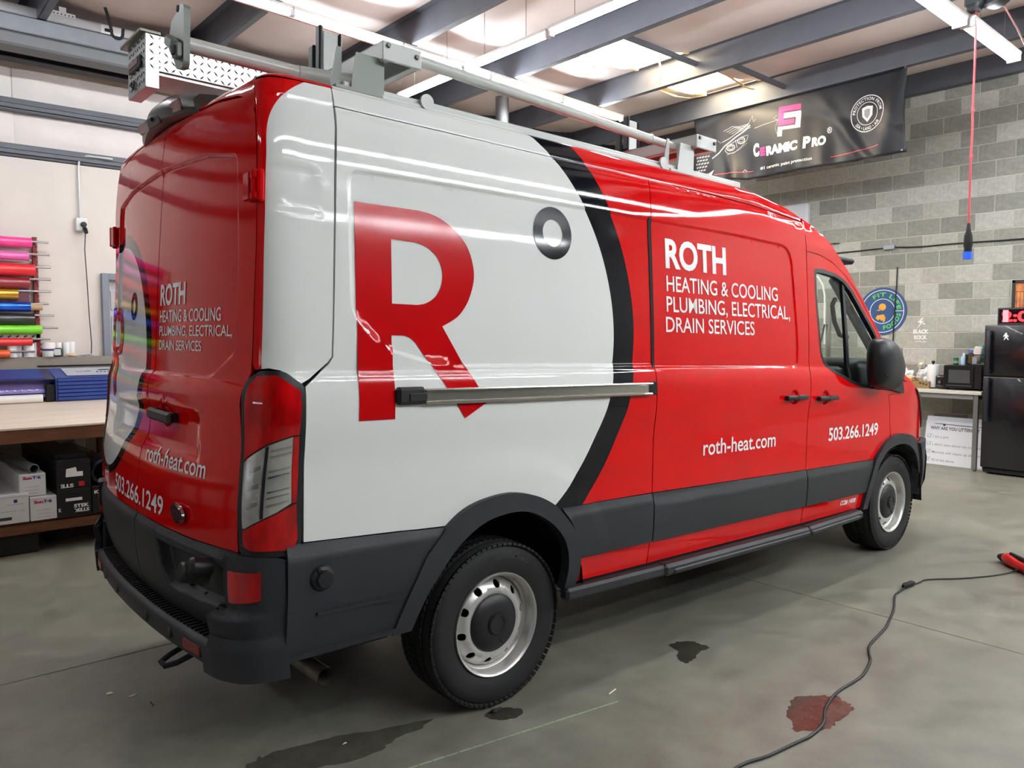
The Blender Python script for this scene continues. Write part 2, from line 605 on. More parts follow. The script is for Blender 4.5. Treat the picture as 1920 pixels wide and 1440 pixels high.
RED = (.62, .0012, .0025); BLACKV = (.004, .004, .007); WHITEV = (.78, .79, .76)
WRAP = wrap_mat('wrap_paint'); WRAPR = wrap_mat('wrap_paint_rear', True)
REDP = mat('red_paint', (205, 10, 18), .05, coat=.0, bump=.006, bscale=260, spec=.32)
MATS['red_paint'].node_tree.nodes['Principled BSDF'].inputs['Base Color'].default_value = (*RED, 1)
WVIN = mat('white_vinyl', (238, 238, 236), .3)
RVIN = mat('red_vinyl', (190, 4, 10), .1)
KVIN = mat('black_vinyl', (10, 10, 14), .08)
PLAS = mat('black_plastic', (34, 36, 40), .5, var=.12, vscale=3, bump=.15, bscale=500)
PLAS2 = mat('dark_plastic', (20, 21, 24), .45)
RUBB = mat('rubber', (23, 23, 23), .75, var=.15, vscale=30)
BLK = mat('black_void', (8, 8, 9), .8)
def glass_mat(name, tint):
    m = bpy.data.materials.new(name); m.use_nodes = True
    nt = m.node_tree; nt.nodes.remove(nt.nodes['Principled BSDF'])
    tr = nt.nodes.new('ShaderNodeBsdfTransparent'); tr.inputs[0].default_value = (*tint, 1)
    gl = nt.nodes.new('ShaderNodeBsdfGlossy'); gl.inputs['Roughness'].default_value = .0
    lw = nt.nodes.new('ShaderNodeLayerWeight'); lw.inputs[0].default_value = .5
    pw = nt.nodes.new('ShaderNodeMath'); pw.operation = 'POWER'; pw.inputs[1].default_value = 5
    fr = nt.nodes.new('ShaderNodeMath'); fr.operation = 'MULTIPLY_ADD'; fr.inputs[1].default_value = .8; fr.inputs[2].default_value = .045
    nt.links.new(lw.outputs['Facing'], pw.inputs[0]); nt.links.new(pw.outputs[0], fr.inputs[0])
    mx = nt.nodes.new('ShaderNodeMixShader')
    nt.links.new(fr.outputs[0], mx.inputs[0]); nt.links.new(tr.outputs[0], mx.inputs[1]); nt.links.new(gl.outputs[0], mx.inputs[2])
    nt.links.new(mx.outputs[0], nt.nodes['Material Output'].inputs[0])
    return m
GLASS = glass_mat('cab_glass', (.90, .95, .93))
CHROME = mat('chrome', (225, 225, 225), .12, metal=1.0)
STEEL = mat('silver_wheel', (205, 203, 198), .32, metal=.55, var=.05, vscale=6)
ALU = mat('rail_aluminium', (190, 188, 180), .25, metal=1.0)
LRED = mat('red_lens', (176, 2, 6), .05, coat=.5, var=.45, vscale=5, stretch=(2.5, 2.5, 1))
LCLR = mat('clear_lens', (212, 212, 206), .16, metal=.7, var=.22, vscale=7, coat=.6)
RACKW = mat('rack_white', (188, 192, 187), .35)
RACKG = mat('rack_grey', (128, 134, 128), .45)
BOLT = mat('bolt_steel', (90, 88, 82), .4, metal=.8)

RAKE = 0.0236449
van = empty('cargo_van', (1.208, 0, 0), 'red and white lettered cargo van with a ladder rack parked in the shop', 'van')
van.rotation_euler = (0, RAKE, 0)
class _Root: pass
# every part of the van is modelled in the van's own frame (x forward from the rear bumper); shift it by the root's pivot
VR = van
_link = link
def link(name, me, parent=None):
    o = _link(name, me, parent)
    if parent is VR:
        o.matrix_parent_inverse = Matrix.Translation((-1.208, 0, 0))
    return o
def tov(x, y, z):
    c, s = math.cos(RAKE), math.sin(RAKE); a = x - 1.208
    return (1.208 + c * a - s * z, y, s * a + c * z)

# ------------------------------------------------------------------ outer panels (right side, mirrored to the left)
def arcpts(cx, cz, rx, rz, a0, a1, n):
    return [(cx + rx * math.cos(a0 + (a1 - a0) * k / (n - 1)), cz + rz * math.sin(a0 + (a1 - a0) * k / (n - 1))) for k in range(n)]
RARC = [(.640, .455), (.697, .600), (.764, .726), (.805, .775), (.870, .839), (.957, .896), (1.064, .926), (1.196, .936), (1.327, .910), (1.432, .861), (1.498, .805), (1.567, .725), (1.608, .634), (1.621, .540), (1.606, .478), (1.59, .455)]
RARI = [(.725, .455), (.775, .575), (.834, .662), (.923, .757), (1.039, .827), (1.160, .853), (1.278, .848), (1.380, .806), (1.468, .738), (1.522, .657), (1.545, .555), (1.535, .455)]
FARC = [(4.372, .470), (4.395, .594), (4.440, .70), (4.501, .807), (4.56, .855), (4.635, .905), (4.756, .948), (4.90, .960), (5.064, .935), (5.184, .877), (5.30, .77), (5.37, .65)]
FARI = [(4.44, .470), (4.465, .60), (4.526, .733), (4.620, .825), (4.720, .870), (4.890, .888), (5.025, .863), (5.146, .795), (5.23, .70), (5.28, .590), (5.30, .47)]

RARC, RARI, FARC, FARI = (cat2(q) for q in (RARC, RARI, FARC, FARI))
qp = [(.393, 1.545), (.391, 1.497), (.374, 1.472), (.281, 1.396), (.281, .862)] + [(.30, .861), (.86, .839)] + \
     [p for p in RARC if .86 < p[0] < 1.50] + [(1.505, .832), (2.127, .8315), (2.127, 2.378), (.430, 2.378), (.429, 2.30)]
panel('quarter_panel', qp, WRAP, VR, P_side, detail=[(QREC, .013)], mirror=True)
panel('rocker_panel', [(1.612, .470), (2.127, .470), (2.127, .584), (1.624, .586)], WRAP, VR, P_side, mirror=True)
sd = [(2.133, .8315), (3.596, .813), (3.596, 2.334), (3.559, 2.336), (3.036, 2.366), (2.617, 2.373), (2.133, 2.378)]
SD = panel('sliding_door', sd, WRAP, VR, P_side, detail=[(SREC, .013), (circle(3.415, 1.266, .043, 40), .012)], mirror=True)
for k, s in zip(SD, (1, -1)):
    pass
panel('door_sill', [(2.133, .470), (3.596, .472), (3.596, .583), (2.133, .584)], WRAP, VR, P_side, mirror=True)
panel('roof_side', [(.427, 2.383), (2.617, 2.378), (3.036, 2.372), (3.57, 2.341), (3.575, 2.365), (3.427, 2.397), (3.286, 2.420), (3.116, 2.440), (2.953, 2.448), (.425, 2.446)], WRAP, VR, P_side, mirror=True, step=.03)
WIN = rpoly([(3.716, 1.653), (3.688, 1.88), (3.688, 2.06), (3.80, 2.062), (3.961, 2.044), (4.054, 2.020), (4.163, 1.960), (4.444, 1.713), (4.80, 1.372), (4.86, 1.262), (4.259, 1.306), (4.115, 1.337), (3.858, 1.420), (3.776, 1.466), (3.736, 1.524)], [.0, .05, .03, .0, .03, .03, .03, .0, .02, .02, .05, .03, .05, .02, .02])
fd = [(3.603, .813), (4.500, .805), (4.56, .853), (4.635, .902), (4.735, .941), (4.748, .965), (4.716, 1.151), (4.661, 1.248), (4.86, 1.250), (4.87, 1.30), (4.80, 1.388), (4.45, 1.745), (4.23, 1.945), (4.084, 2.039), (3.99, 2.083), (3.914, 2.112), (3.83, 2.133), (3.748, 2.147), (3.603, 2.154)]
FD = panel('front_door', fd, WRAP, VR, P_side, holes=[WIN], detail=[(circle(3.783, 1.252, .043, 40), .012)], mirror=True, step=.04)
panel('door_sill', [(3.603, .472), (4.372, .480), (4.394, .583), (3.603, .583)], WRAP, VR, P_side, mirror=True)
panel('cab_pillar', [(3.603, 2.160), (3.748, 2.153), (3.914, 2.118), (4.084, 2.045), (4.23, 1.951), (4.45, 1.751), (4.80, 1.394), (4.90, 1.415), (4.70, 1.545), (4.575, 1.648), (4.461, 1.755), (4.333, 1.886), (4.226, 1.978), (4.123, 2.077), (4.004, 2.162), (3.91, 2.232), (3.827, 2.282), (3.704, 2.332), (3.60, 2.362), (3.60, 2.328)], REDP, VR, P_side, mirror=True, step=.03)
fend = [(4.668, 1.244), (4.722, 1.151), (4.754, .962)] + [p for p in FARC if p[0] > 4.75 and p[0] < 5.19] + [(5.23, .874), (5.45, .87), (5.60, .87), (5.60, 1.0), (5.5, 1.085), (5.35, 1.17), (5.2, 1.248), (5.05, 1.325), (4.90, 1.39), (4.86, 1.39), (4.872, 1.253)]
panel('fender', fend, REDP, VR, P_side, mirror=True, step=.035)
panel('headlight', rpoly([(5.10, 1.285), (5.22, 1.20), (5.40, 1.06), (5.58, .95), (5.58, 1.0), (5.40, 1.13), (5.22, 1.225)], .012), PLAS2, VR, off(P_side, .010), mirror=True, step=.03)
# rear corner and the roof rim
cp = [(-CL - .003 + .006, 1.47), (-CL + .003, 2.435), (-.12, 2.44), (.121, 2.446), (.121, 2.30), (.116, 2.23), (.107, 2.0), (.087, 1.55), (.085, 1.499), (.069, 1.478), (-.026, 1.405), (-.06, 1.436), (-.085, 1.452), (-.13, 1.458), (-CL + .02, 1.452)]
panel('rear_corner_panel', cp, WRAP, VR, P_per, mirror=True, step=.025, dstep=.01)
def RH(u, v): return P_per(u, v)
hd = [(-CL - .905, 2.437), (-CL - .60, 2.436), (-CL - .30, 2.427), (-CL - .13, 2.405), (-CL - .06, 2.38), (-CL - .004, 2.33), (-CL - .004, 2.447), (-CL - .905, 2.447)]
panel('roof_header', hd, REDP, VR, P_per, mirror=True, step=.03)

# roof skin
def roof():
    bm = nb()
    us = [-CL - .905 + .905 * k / 16 for k in range(16)] + [-CL + CL * k / 10 for k in range(10)] + list(np.linspace(0, 3.28, 34))
    zs = [2.447, 2.454, 2.461, 2.468, 2.474, 2.479, 2.482]
    cols = {}
    for sg in (1, -1):
        L = []
        for u in us:
            c = []
            for z in zs:
                if u <= 0: p = P_per(np.array(u), np.array(z)); q = Vector(p) * 1
                else:
                    d = float(np.interp(.30 + u, DZX, DZY)); q = Vector((.30 + u, -float(WF(z)), z + d))
                c.append(q)
            e = c[-1]
            xc = min(max(e.x + .12 * (1 if u < 0 else 0), .62), 3.58)
            d = float(np.interp(xc, DZX, DZY)) if u > 0 else 0
            for k in (.25, .5, .75, 1):
                c.append(Vector((e.x + (xc - e.x) * k, e.y * (1 - k), e.z + (2.53 + d - e.z) * (1 - (1 - k) ** 2))))
            L.append([bm.verts.new((q.x, q.y * sg, q.z)) for q in c])
        for i in range(len(L) - 1):
            for j in range(len(L[i]) - 1):
                f = (L[i][j], L[i + 1][j], L[i + 1][j + 1], L[i][j + 1])
                bm.faces.new(f if sg > 0 else f[::-1])
    bmesh.ops.remove_doubles(bm, verts=bm.verts, dist=.0008)
    return bm
obj('roof', roof(), WRAP, VR, 60)

# windscreen, bonnet and nose: rows across the cab
def loft(name, rows, m, n=14, power=2.0):
    bm = nb(); G = []
    for (x, z, w, bl, bz) in rows:
        r = []
        for k in range(n + 1):
            t = -1 + 2 * k / n
            q = 1 - abs(t) ** power
            r.append(bm.verts.new((x + bl * q, w * t, z + bz * q)))
        G.append(r)
    for i in range(len(G) - 1):
        for k in range(n):
            bm.faces.new((G[i][k], G[i][k + 1], G[i + 1][k + 1], G[i + 1][k]))
    return obj(name, bm, m, VR, 60)
loft('windscreen', [(3.83, 2.282, .905, .20, .05), (4.004, 2.162, .918, .21, .05), (4.226, 1.978, .94, .22, .04), (4.461, 1.755, .965, .23, .03), (4.70, 1.545, .985, .24, .02), (4.88, 1.40, .99, .26, .02)], GLASS)
loft('roof_front', [(3.57, 2.365, .905, .02, .09), (3.70, 2.334, .905, .10, .07), (3.83, 2.282, .905, .20, .05)], REDP)
loft('bonnet', [(4.88, 1.402, .99, .26, .02), (5.05, 1.325, .985, .32, .05), (5.2, 1.248, .97, .36, .06), (5.35, 1.17, .935, .40, .05), (5.5, 1.085, .89, .40, .03), (5.60, 1.0, .845, .38, .0)], REDP)
loft('grille', [(5.60, 1.0, .845, .38, 0), (5.60, .87, .85, .42, 0)], PLAS2)
loft('front_bumper', [(5.58, .875, .90, .45, 0), (5.60, .72, .92, .46, 0), (5.58, .55, .92, .44, 0), (5.5, .42, .90, .42, 0)], PLAS)
panel('front_bumper_corner', [(5.185, .872), (5.30, .872), (5.585, .872), (5.585, .45), (5.30, .47), (5.32, .60), (5.28, .74), (5.22, .84)], PLAS, VR, off(P_side, .045), mirror=True, step=.03, thick=.04)

# ------------------------------------------------------------------ black lower mouldings and arches
def chamf(z0, z1, d, w=.03):
    def f(u, v): return d * sm((v - z0) / w + .25) * sm((z1 - v) / w + .25)
    return f
def mould(name, poly, z0, z1, w=.035, d=.014):
    return panel(name, poly, PLAS, VR, off(P_side, lambda u, v: .003 + d * np.clip((z1 - v) / .05, 0, 1)), mirror=True, step=.025, thick=.02)
mould('side_moulding', [(1.628, .590), (2.126, .588), (2.126, .828), (1.502, .831), (1.555, .76), (1.60, .68), (1.622, .61)], .588, .83)
mould('side_moulding', [(2.134, .588), (3.594, .586), (3.594, .811), (2.134, .828)], .588, .82)
mould('side_moulding', [(3.604, .586), (4.392, .587), (4.43, .70), (4.490, .803), (3.604, .811)], .588, .81)
mould('rear_side_cladding', [(.218, .455), (.645, .462), (.70, .606), (.768, .733), (.862, .836), (.30, .858), (.218, .858)], .455, .858)
panel('cladding_rib', [(.325, .602), (.672, .597), (.680, .611), (.325, .614)], PLAS, VR, off(P_side, .026), mirror=True, step=.03, thick=.02, fine=False)
panel('cladding_rib', [(.23, .456), (.66, .462), (.672, .482), (.23, .474)], PLAS, VR, off(P_side, .026), mirror=True, step=.03, thick=.03, fine=False)
for nm, oo, ii in (('wheel_arch_flare', RARC, RARI), ('wheel_arch_flare', FARC, FARI)):
    poly = list(oo) + list(ii[::-1])
    panel(nm, poly, PLAS, VR, off(P_side, lambda u, v: .026 + 0 * u), mirror=True, step=.03, dstep=.01, thick=.05, fine=False)
# sill steps
for s in (1, -1):
    bm = nb()
    bar(bm, (1.53, -s * 1.000, .435), (2.22, -s * 1.005, .430), .06, .055, .012)
    bar(bm, (2.20, -s * 1.012, .432), (3.602, -s * 1.012, .432), .075, .06, .015)
    bar(bm, (3.600, -s * 1.012, .432), (4.30, -s * 1.010, .450), .074, .059, .015)
    bar(bm, (2.26, -s * 1.045, .422), (3.595, -s * 1.045, .424), .022, .030, .008)
    bar(bm, (3.612, -s * 1.045, .424), (4.24, -s * 1.043, .440), .022, .030, .008)
    obj('sill_step', bm, PLAS, VR)
# gasket at the trailing edge of the sliding door
panel('door_gasket', [(2.110, 1.452), (2.131, 1.452), (2.131, 2.185), (2.108, 2.190)], BLK, VR, off(P_side, .004), mirror=True, step=.03)

# ------------------------------------------------------------------ dark shell behind the gaps, floor and cab interior
def shell():
    bm = nb()
    for s in (1, -1):
        L = []
        for x in np.linspace(.27, 3.62, 12):
            r = []
            for z in (.47, .60, .95, 1.2, 1.45, 1.9, 2.2, 2.36, 2.44, 2.455):
                zz = z if z > .5 else z
                if .62 < x < 1.66 and z < .97: zz = .97
                d = float(np.interp(x, DZX, DZY)) * (1 if z > 2.2 else 0)
                r.append(bm.verts.new((x, -s * (float(WF(min(z, 2.45))) - .035 - (.12 if z > 2.45 else 0)), zz + d - (.0 if z < 2.3 else .01))))
            r.append(bm.verts.new((x, 0, 2.48 + float(np.interp(x, DZX, DZY)))))
            L.append(r)
        for i in range(len(L) - 1):
            for j in range(len(L[0]) - 1):
                bm.faces.new((L[i][j], L[i + 1][j], L[i + 1][j + 1], L[i][j + 1]))
        bm.faces.new(L[-1] + [bm.verts.new((3.62, 0, .47))])
        bm.faces.new(L[0] + [bm.verts.new((.27, 0, .47))])
    return bm
obj('inner_shell', shell(), BLK, VR, 0)
bm = nb()
bx(bm, .25, 5.3, -.60, .60, .36, .46)
for s in (1, -1):
    bx(bm, 1.64, 4.36, s * .58, s * .965, .42, .47)
    bx(bm, .32, .66, s * .58, s * .93, .42, .47)
    # wheel wells
    for cx in (1.208, 4.89):
        r0 = .455 if cx < 2 else .44
        for k in range(12):
            a0, a1 = PI * k / 12, PI * (k + 1) / 12
            p = [(cx + r0 * math.cos(a), .42 + r0 * math.sin(a)) for a in (a0, a1)]
            v = [bm.verts.new((p[i][0], s * y, p[i][1])) for i, y in ((0, .57), (1, .57), (1, 1.0), (0, 1.0))]
            bm.faces.new(v)
        c = [bm.verts.new((cx + r0 * math.cos(PI * k / 12), s * .575, .42 + r0 * math.sin(PI * k / 12))) for k in range(13)]
        bm.faces.new(c)
bar(bm, (1.2, -.62, .37), (1.2, .62, .37), .11, .11, .03)
obj('underbody', bm, BLK, VR, 0)
bm = nb()
box(bm, (4.70, 0, 1.27), (.62, 1.84, .46), .08, None, 0, 3)                       # dash
box(bm, (4.46, -.60, 1.34), (.30, .46, .20), .05, None, 0, 2)
bar(bm, (4.30, -.52, 1.04), (4.36, -.52, 1.28), .03, .22, .01)
box(bm, (4.05, 0, .75), (1.3, 1.80, .06))
dsh = obj('dashboard', bm, mat('dash_plastic', (40, 48, 46), .55), VR)
bm = nb()
for k in range(5): box(bm, (4.308, -.70, 1.29 + k * .022), (.012, .17, .012), .003)
obj('air_vent', bm, BLK, dsh)
bm = nb()
box(bm, (4.02, 0, 2.17), (.85, 1.70, .04), .015)
bx(bm, 3.60, 3.64, -.93, .93, .5, 2.30)
bar(bm, (3.62, -.90, 2.10), (4.05, -.905, 2.06), .05, .06)
obj('headliner', bm, mat('headliner_dark', (24, 26, 26), .8), VR)
bm = nb()
tube(bm, [(4.20, -.84, 1.90), (4.24, -.80, 1.86), (4.30, -.79, 1.75), (4.36, -.80, 1.66), (4.40, -.84, 1.64)], .016, 8)
bar(bm, (4.06, -.885, 2.03), (4.75, -.93, 1.42), .05, .06, .015)
obj('pillar_grab_handle', bm, mat('headliner_dark'), VR)
# window parts on the front doors
WIN_IN = rpoly([(3.735, 1.653), (3.709, 1.88), (3.709, 2.035), (3.80, 2.037), (3.955, 2.022), (4.05, 1.995), (4.15, 1.938), (4.43, 1.695), (4.78, 1.355), (4.79, 1.290), (4.259, 1.327), (4.12, 1.358), (3.866, 1.440), (3.795, 1.478), (3.756, 1.530)], .02)
for s, d in zip((1, -1), FD):
    def mirr(f, s=s):
        return lambda u, v: f(u, v) * np.array([1, s, 1])
    panel('window_frame', WIN, PLAS2, d, mirr(off(P_side, .001)), holes=[WIN_IN], step=.05, dstep=.02, thick=.03, fine=False, flip=s < 0)
    panel('window_glass', WIN_IN, GLASS, d, mirr(off(P_side, -.018)), step=.08, thick=.004, fine=False, flip=s < 0, wall=False)
    panel('window_divider', [(4.052, 1.99), (4.082, 1.975), (4.135, 1.362), (4.100, 1.37)], PLAS2, d, mirr(off(P_side, -.008)), step=.04, thick=.02, fine=False, flip=s < 0)
def handle(name, parent, x0, x1, z, s=1):
    bm = nb()
    y = float(side_y((x0 + x1) / 2 - .0, z - .0)) + 0
    y = 1.016
    box(bm, ((x0 + x1) / 2, -s * (y + .024), z), (x1 - x0, .024, .030), .010, seg=2)
    box(bm, (x0 + .035, -s * (y + .006), z), (.05, .03, .028), .006)
    box(bm, (x1 - .035, -s * (y + .006), z), (.05, .03, .028), .006)
    bx(bm, (x0 * .52 + x1 * .48), (x0 * .52 + x1 * .48) + .004, -s * (y + .013), -s * (y + .0365), z - .0155, z + .0155)
    return obj(name, bm, PLAS2, parent)
for s, a, b in zip((1, -1), SD, FD):
    handle('door_handle', a, 3.297, 3.527, 1.266, s)
    handle('door_handle', b, 3.668, 3.897, 1.252, s)
# door mirrors
for s in (1, -1):
    bm = nb()
    MO = rpoly([(4.219, 1.628), (4.31, 1.642), (4.403, 1.628), (4.484, 1.58), (4.536, 1.51), (4.576, 1.432), (4.552, 1.352), (4.494, 1.292), (4.339, 1.300), (4.23, 1.326), (4.203, 1.428), (4.196, 1.546)], .03, 3)
    G = []
    for y, k, dx in ((1.045, .80, .02), (1.06, .93, .01), (1.09, 1.0, 0), (1.125, 1.0, 0), (1.155, .95, 0), (1.18, .82, .0), (1.195, .62, 0), (1.20, .3, 0)):
        G.append([bm.verts.new((4.38 + (x - 4.38) * k + dx, -s * y, 1.46 + (z - 1.46) * k)) for x, z in MO])
    for i in range(len(G) - 1):
        for j in range(len(MO)):
            bm.faces.new((G[i][j], G[i][(j + 1) % len(MO)], G[i + 1][(j + 1) % len(MO)], G[i + 1][j]))
    bm.faces.new(G[0]); bm.faces.new(G[-1])
    mo = obj('door_mirror', bm, PLAS2, VR, 50)
    panel('mirror_base', rpoly([(4.36, 1.312), (4.62, 1.292), (4.865, 1.252), (4.855, 1.30), (4.80, 1.40), (4.70, 1.42), (4.46, 1.33)], .02), PLAS2, mo, (lambda u, v, s=s: off(P_side, .02)(u, v) * np.array([1, s, 1])), step=.04, thick=.03, fine=False, flip=s < 0)
    bm = nb()
    bar(bm, (4.52, -s * .99, 1.32), (4.37, -s * 1.10, 1.34), .10, .07, .02)
    obj('mirror_arm', bm, PLAS2, mo)
    bm = nb()
    for x0_, x1_, z_ in ((4.21, 4.30, 1.40), (4.46, 4.56, 1.36)):
        bar(bm, (x0_, -s * 1.197, z_), (x1_, -s * 1.175, z_ - .01), .006, .006, .002)
    obj('mirror_seam', bm, BLK, mo)
# slide rail on the quarter panel
for s in (1, -1):
    bm = nb()
    y = 1.016
    bar(bm, (.75, -s * (y + .012), 1.374), (2.075, -s * (y + .012), 1.374), .030, .012, .005)
    bar(bm, (.75, -s * (y + .012), 1.325), (2.075, -s * (y + .012), 1.325), .030, .012, .005)
    bar(bm, (.75, -s * (y + .001), 1.35), (2.06, -s * (y + .001), 1.35), .012, .052)
    rl = obj('slide_rail', bm, ALU, VR)
    bm = nb()
    box(bm, (.692, -s * (y + .010), 1.355), (.125, .040, .066), .012)
    box(bm, (.715, -s * (y + .026), 1.350), (.085, .016, .036), .006)
    obj('rail_end_cap', bm, PLAS2, rl)
    bm = nb()
    bx(bm, 2.062, 2.128, -s * (y - .03), -s * (y + .006), 1.318, 1.384, .003)
    obj('rail_pocket', bm, BLK, rl)
# filler cap on the rear cladding and side lettering
bm = nb()
M = MT(.343, -1.003, .731) @ Matrix.Rotation(PI / 2, 4, 'X')
lathe(bm, [(.052, -.02), (.050, .012), (.042, .026), (.030, .030), (.028, .044), (.0, .044)], 28, M)
box(bm, (.325, -1.03, .762), (.014, .02, .014), .003)
obj('cladding_knob', bm, PLAS2, VR)

# ------------------------------------------------------------------ side graphics
D = .0022
R_OUT = [(.490, 2.053)] + cat2([(.765, 2.054), (.824, 2.047), (.885, 2.026), (.946, 1.988), (.993, 1.935), (1.017, 1.872), (1.021, 1.813), (1.004, 1.754), (.977, 1.703), (.932, 1.655), (.860, 1.617)]) + [(1.062, 1.318), (.952, 1.258), (.806, 1.463)] + cat2([(.735, 1.552), (.713, 1.569), (.688, 1.577), (.668, 1.578)]) + [(.631, 1.578), (.631, 1.270), (.482, 1.270)]
R_IN = [(.640, 1.933)] + cat2([(.746, 1.931), (.797, 1.918), (.840, 1.888), (.863, 1.847), (.866, 1.803), (.852, 1.758), (.822, 1.723), (.783, 1.702), (.746, 1.695)]) + [(.636, 1.695)]
def decal(name, out, m, fm, holes=(), step=.03):
    return panel(name, out, m, VR, off(fm, D), holes=holes, step=step, dstep=.02, fine=True, wall=False)
decal('letter_graphic', R_OUT, RVIN, P_side, [R_IN])
decal('ring_graphic', circle(1.4645, 2.042, .1145), KVIN, P_side, [circle(1.4645, 2.042, .0596, 36)])
def stext(s, x0, x1, z0, z1, bold=.03, m=WVIN, fm=P_side, sp=1.0, shear=0.0):
    g = off(fm, D)
    return text_obj('lettering', s, m, VR, g, x0, x1, z0, z1, bold, (.09, .022), shear, sp)
stext('ROTH', 2.237, 2.757, 1.9495, 2.099, .032)
stext('HEATING & COOLING', 2.240, 3.267, 1.834, 1.912, .006)
stext('PLUMBING, ELECTRICAL,', 2.235, 3.395, 1.731, 1.808, .006)
stext('DRAIN SERVICES', 2.226, 3.015, 1.629, 1.705, .006)
stext('roth-heat.com', 2.540, 3.242, .983, 1.067, .01)
stext('503.266.1249', 3.866, 4.548, .972, 1.056, .02)
stext('CCB# 14008', 4.078, 4.285, .529, .560, .02, shear=.15)
# ------------------------------------------------------------------ rear doors
def mu(poly): return [(-u, v) for u, v in poly][::-1]
rd = [(.004, .832), (.30, .829), (.60, .829), (.915, .838), (.905, 1.0), (.895, 1.15), (.862, 1.33), (.868, 1.395), (.897, 1.44), (.901, 1.55), (.902, 2.15), (.895, 2.22), (.880, 2.31), (.855, 2.345), (.82, 2.375), (.785, 2.388), (.549, 2.417), (.25, 2.428), (.004, 2.431)]
RD = panel('rear_door', rd, REDP, VR, P_rear, detail=[([(-a, b) for a, b in RREC], .014), (circle(.215, 1.245, .043, 36), .012)], step=.035, dstep=.012)
LD = panel('rear_door', mu(rd), WRAPR, VR, P_rear, detail=[(RREC, .014)], step=.035, dstep=.012)
def rtext(s, y0, y1, z0, z1, bold=.02):
    g = off(P_rear, D)
    return text_obj('lettering', s, WVIN, RD if y0 < .02 else VR, g, -y0, -y1, z0, z1, bold, (.07, .022))
rtext('ROTH', -.050, -.336, 1.688, 1.775, .032)
rtext('HEATING & COOLING', -.048, -.655, 1.6195, 1.668, .006)
rtext('PLUMBING, ELECTRICAL,', -.047, -.744, 1.564, 1.604, .006)
rtext('DRAIN SERVICES', -.047, -.500, 1.507, 1.546, .006)
rtext('roth-heat.com', -.082, -.668, 1.055, 1.121, .01)
rtext('503.266.1249', .390, -.330, .866, .940, .012)
def rmap(cy, cz, sc):      # the round badge of the side again, scaled, on the left door
    return lambda pts: [(-(cy - (x - 1.4645) * sc), cz + (z - 2.042) * sc) for x, z in pts]
g = rmap(.389, 1.699, .552)
def rdec(name, out, m, holes=()):
    return panel(name, out, m, LD, off(P_rear, D), holes=holes, step=.03, dstep=.02, wall=False)
rdec('letter_graphic', g(R_OUT), RVIN, [g(R_IN)])
rdec('ring_graphic', g(circle(1.4645, 2.042, .1145)), KVIN, [g(circle(1.4645, 2.042, .0596, 36))])
# handle, hinges, badge
bm = nb()
hx = lambda y, z: float(rear_x(y, z))
bar(bm, (.036, -.085, 1.250), (.044, -.345, 1.243), .024, .046, .010)
box(bm, (.060, -.11, 1.25), (.04, .04, .04), .008)
box(bm, (.066, -.31, 1.245), (.04, .04, .04), .008)
obj('door_handle', bm, PLAS2, RD)
bm = nb()
M = MT(hx(-.477, .904) - .004, -.477, .904) @ Matrix.Rotation(-.06, 4, 'Z') @ M_YZ
Mi = M @ Matrix.Scale(-1, 4, (1, 0, 0))
pr = circle(0, 0, .036, 40, rx=.083)
prism(bm, pr, -.006, .004, Mi)
bg = obj('badge', bm, CHROME, RD)
bm = nb()
prism(bm, circle(0, 0, .029, 40, rx=.074), -.0085, -.004, Mi)
obj('badge_face', bm, mat('badge_blue', (14, 22, 48), .15, coat=.5), RD)
def badge_map(u, v):
    P = np.stack([u, v, -.0092 + 0 * u, 1 + 0 * u], -1)
    return (P @ np.array(Mi).T)[:, :3]
text_obj('badge_script', 'Ford', CHROME, RD, badge_map, -.050, .050, -.014, .019, .0, None, .35)
for s, d in ((1, RD), (-1, LD)):
    for z in (2.066, 1.08):
        if z < 1.4: continue
        bm = nb()
        x0 = .155
        box(bm, (x0 - .018, -s * .872, z), (.016, .050, .095), .004)
        for q in (-.034, .034): box(bm, (x0 - .012, -s * .905, z + q), (.020, .06, .026), .004)
        box(bm, (x0 - .0, -s * .930, z), (.022, .030, .110), .006)
        tube(bm, [(x0 - .016, -s * .918, z - .048), (x0 - .016, -s * .918, z + .048)], .010, 12)
        obj('hinge', bm, REDP, d)
# black lower cladding of the doors, with the plate recess on the right door
PREC = rpoly([(.27, .775), (.83, .775), (.83, .615), (.36, .600), (.32, .64)], .015)
PREC2 = PREC
def clad(u, v):
    return .012 - .045 * sm(sdf(PREC, u, v) / .02) * 1.0 - .02 * np.clip((v - .80) / .03, 0, 1)
kd = [(.004, .47), (.80, .47), (.925, .50), (.925, .833), (.60, .823), (.30, .823), (.004, .826)]
kc = panel('door_cladding', kd, PLAS, RD, off(P_rear, clad), detail=[(PREC, .02)], step=.04, dstep=.012, fine=False, thick=.02)
panel('door_cladding', mu(kd), PLAS, LD, off(P_rear, lambda u, v: .012 - .02 * np.clip((v - .80) / .03, 0, 1)), step=.04, fine=False, thick=.02)
bm = nb()
M = MT(.02, -.715, .735) @ Matrix.Rotation(-PI / 2 + .2, 4, 'Y')
lathe(bm, [(.0, .062), (.030, .062), (.036, .055), (.038, .0), (.05, -.03)], 24, M)
M = MT(.03, -.755, .762) @ Matrix.Rotation(-PI / 2 + .2, 4, 'Y')
lathe(bm, [(.0, .055), (.026, .055), (.034, .045), (.036, -.02)], 24, M)
obj('hitch_socket', bm, PLAS2, RD)
bm = nb()
for y, z in ((-.36, .755), (-.60, .748), (-.50, .632), (-.62, .625)):
    box(bm, (hx(y, z) + .025, y, z), (.02, .014, .010), .003)
obj('plate_clips', bm, BLK, RD)

